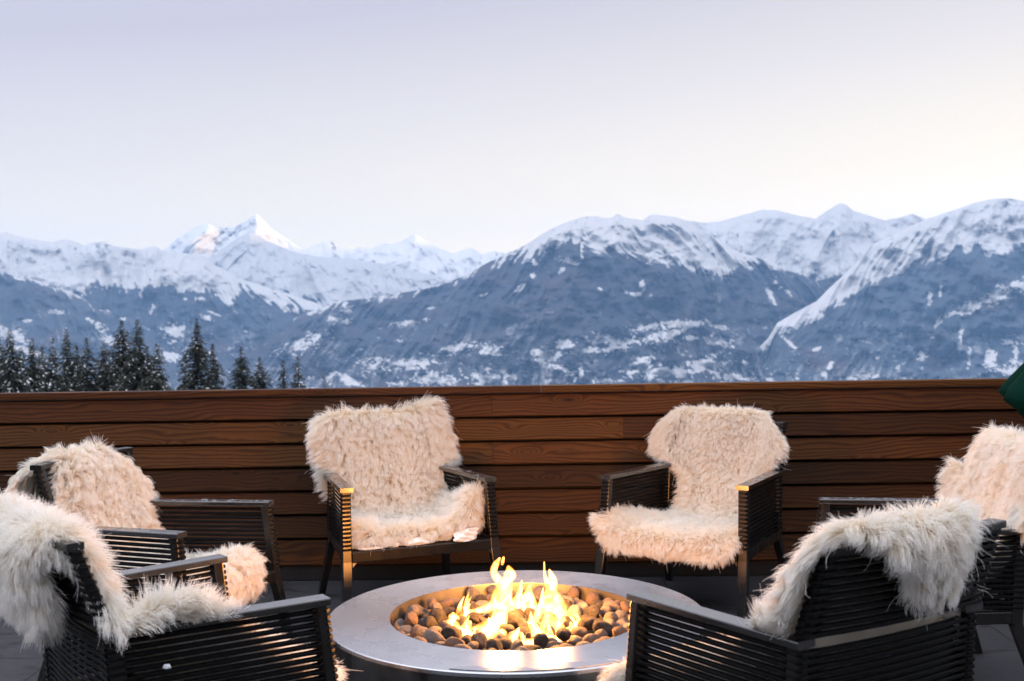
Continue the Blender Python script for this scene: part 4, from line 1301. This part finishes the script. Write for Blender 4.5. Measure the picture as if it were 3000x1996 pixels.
mountain('valley_mountain', Z2([(900, 1000), (1100, 850), (1180, 770), (1222, 702), (1300, 655), (1400, 603), (1440, 562), (1500, 505), (1560, 450), (1610, 395), (1650, 346), (1720, 312), (1800, 270), (1900, 226), (1990, 196), (2080, 166), (2140, 146), (2200, 131), (2290, 129), (2357, 141), (2500, 150), (2700, 170), (3200, 120), (3700, 210), (4300, 260)]),
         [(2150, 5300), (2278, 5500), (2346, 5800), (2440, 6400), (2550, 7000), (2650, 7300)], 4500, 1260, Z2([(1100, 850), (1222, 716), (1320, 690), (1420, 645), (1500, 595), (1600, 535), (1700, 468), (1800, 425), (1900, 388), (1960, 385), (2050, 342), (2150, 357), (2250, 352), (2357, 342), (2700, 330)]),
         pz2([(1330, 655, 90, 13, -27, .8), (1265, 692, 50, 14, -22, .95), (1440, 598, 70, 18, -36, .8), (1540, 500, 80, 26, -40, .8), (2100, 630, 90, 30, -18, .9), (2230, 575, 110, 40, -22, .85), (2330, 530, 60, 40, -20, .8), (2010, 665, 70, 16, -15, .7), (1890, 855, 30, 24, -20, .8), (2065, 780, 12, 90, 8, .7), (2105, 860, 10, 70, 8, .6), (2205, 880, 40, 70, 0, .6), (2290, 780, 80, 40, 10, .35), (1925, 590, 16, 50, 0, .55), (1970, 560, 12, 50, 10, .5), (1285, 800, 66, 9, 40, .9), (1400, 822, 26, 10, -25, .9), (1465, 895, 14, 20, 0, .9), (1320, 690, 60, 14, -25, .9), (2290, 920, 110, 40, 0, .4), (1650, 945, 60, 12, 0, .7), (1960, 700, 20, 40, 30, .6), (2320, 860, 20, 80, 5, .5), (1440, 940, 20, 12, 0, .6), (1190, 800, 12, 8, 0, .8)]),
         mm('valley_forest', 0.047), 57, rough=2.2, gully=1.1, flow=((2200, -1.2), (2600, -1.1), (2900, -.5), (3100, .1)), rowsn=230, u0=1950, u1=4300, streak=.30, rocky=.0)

# unseen ridge added out of frame, crest set to shade all but the tops
SUN_EL, SUN_AZ = 1.6, 124.0
ys = np.linspace(-8500, 12600, 110); wx = 8000.0
hr = 740 + 11000 * math.tan(R(SUN_EL)) + 25 * fbm(ys / 900., ys * 0 + 3, 4, 90)
prof = [(-3600, -660), (-2400, -150), (-1200, .52), (-500, .83), (0, 1.0), (700, .8), (2500, -660)]
co = []
for yv, h_ in zip(ys, hr):
    for dx, z in prof:
        zz = z if z < -1 else z * h_
        co.append((wx + dx + 250 * math.sin(yv / 1300.), yv, zz + (80 * math.sin(yv / 610. + dx) if -1 < z < 1 and z != 1.0 else 0)))
k = len(prof); idx = np.arange(len(co)).reshape(-1, k)
q = np.stack([idx[:-1, :-1], idx[1:, :-1], idx[1:, 1:], idx[:-1, 1:]], -1).reshape(-1, 4)
ow = np_mesh('unseen_shade_ridge', np.array(co), q, M['ground']); tag(ow, kind='structure')

# ------------------------------------------------------------------ air
hb = MB()
X0, X1, Y0, Y1, Zb, Zt = -13900, 10600, -8900, 12990, -680, 1150
hb.add([(X0, Y0, Zb), (X1, Y0, Zb), (X1, Y1, Zb), (X0, Y1, Zb), (X0, Y0, Zt), (X1, Y0, Zt), (X1, Y1, Zt), (X0, Y1, Zt)],
       [[3, 2, 1, 0], [4, 5, 6, 7], [0, 1, 5, 4], [1, 2, 6, 5], [2, 3, 7, 6], [3, 0, 4, 7]])
hm, nt_, out_ = mat('air_haze'); NH = NT(nt_)
pv = NH.n('VolumePrincipled', ins={'Color': (.34, .60, .96, 1), 'Density': HAZE, 'Anisotropy': .0})
nt_.links.new(pv.outputs[0], out_.inputs['Volume'])
tag(hb.build('haze', hm), kind='stuff')

# ------------------------------------------------------------------ sky, sun
w = bpy.data.worlds.new('World'); sc.world = w; w.use_nodes = True
wt = w.node_tree
for n in list(wt.nodes): wt.nodes.remove(n)
W = NT(wt)
wo = wt.nodes.new('ShaderNodeOutputWorld'); bg = wt.nodes.new('ShaderNodeBackground')
sky = W.n('TexSky', sky_type='NISHITA'); sky.sun_disc = False
sky.sun_elevation = R(SUN_EL); sky.sun_rotation = R(SUN_AZ); sky.altitude = 1500; sky.dust_density = 1.5; sky.ozone_density = 2.0
tcd = W.coord('Generated')
spx = W.n('SeparateXYZ'); wt.links.new(tcd, spx.inputs[0])
g = W.math('SUBTRACT', spx.outputs[2], W.math('MULTIPLY', spx.outputs[0], .115))
g = W.math('ADD', g, W.math('MULTIPLY', W.math('SUBTRACT', .9, spx.outputs[1], clamp=True), .05))
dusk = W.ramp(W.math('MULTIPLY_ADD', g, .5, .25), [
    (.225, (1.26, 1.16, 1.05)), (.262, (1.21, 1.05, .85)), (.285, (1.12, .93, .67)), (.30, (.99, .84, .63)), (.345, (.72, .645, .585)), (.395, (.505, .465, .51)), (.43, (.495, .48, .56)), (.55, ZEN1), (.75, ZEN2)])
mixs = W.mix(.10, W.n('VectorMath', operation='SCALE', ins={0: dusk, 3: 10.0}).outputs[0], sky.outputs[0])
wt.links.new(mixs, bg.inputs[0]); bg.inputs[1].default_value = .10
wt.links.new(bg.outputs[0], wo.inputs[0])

sl = bpy.data.lights.new('sun', 'SUN'); sl.energy = 5.0; sl.angle = R(.5); sl.color = (1.0, .68, .36)
so = bpy.data.objects.new('sun', sl); COL.objects.link(so)
sd = Vector((math.cos(R(SUN_EL)) * math.sin(R(SUN_AZ)), math.cos(R(SUN_EL)) * math.cos(R(SUN_AZ)), math.sin(R(SUN_EL))))
so.rotation_euler = sd.to_track_quat('Z', 'Y').to_euler(); so.location = (30, -5, 30)

# ------------------------------------------------------------------ camera
cam = bpy.data.cameras.new('camera'); cam.sensor_width = 36; cam.lens = 36 * F / 3000; cam.clip_start = .05; cam.clip_end = 60000
cam.dof.use_dof = True; cam.dof.focus_distance = 4.9; cam.dof.aperture_fstop = 4.5
co_ = bpy.data.objects.new('camera', cam); COL.objects.link(co_)
rx = Vector((1, 0, 0)); fw = Vector((0, math.cos(PD), -math.sin(PD))); up = rx.cross(fw)
# image axes rolled so that the horizon climbs to the right
r2 = rx * math.cos(ROLL) - up * math.sin(ROLL) * 1.0; u2 = up * math.cos(ROLL) + rx * math.sin(ROLL)
mtx = Matrix((( r2.x, u2.x, -fw.x, 0), (r2.y, u2.y, -fw.y, 0), (r2.z, u2.z, -fw.z, H), (0, 0, 0, 1)))
co_.matrix_world = mtx
sc.camera = co_

sc.view_settings.view_transform = 'Standard'; sc.view_settings.look = 'None'
sc.view_settings.exposure = EXPO; sc.view_settings.gamma = 1.0
sc.render.film_transparent = False
cy = sc.cycles
cy.max_bounces = 12; cy.diffuse_bounces = 8; cy.transmission_bounces = 8; cy.glossy_bounces = 4; cy.transparent_max_bounces = 48; cy.volume_bounces = 1
cy.sample_clamp_indirect = 6.0; cy.use_denoising = True
cy.blur_glossy = .3
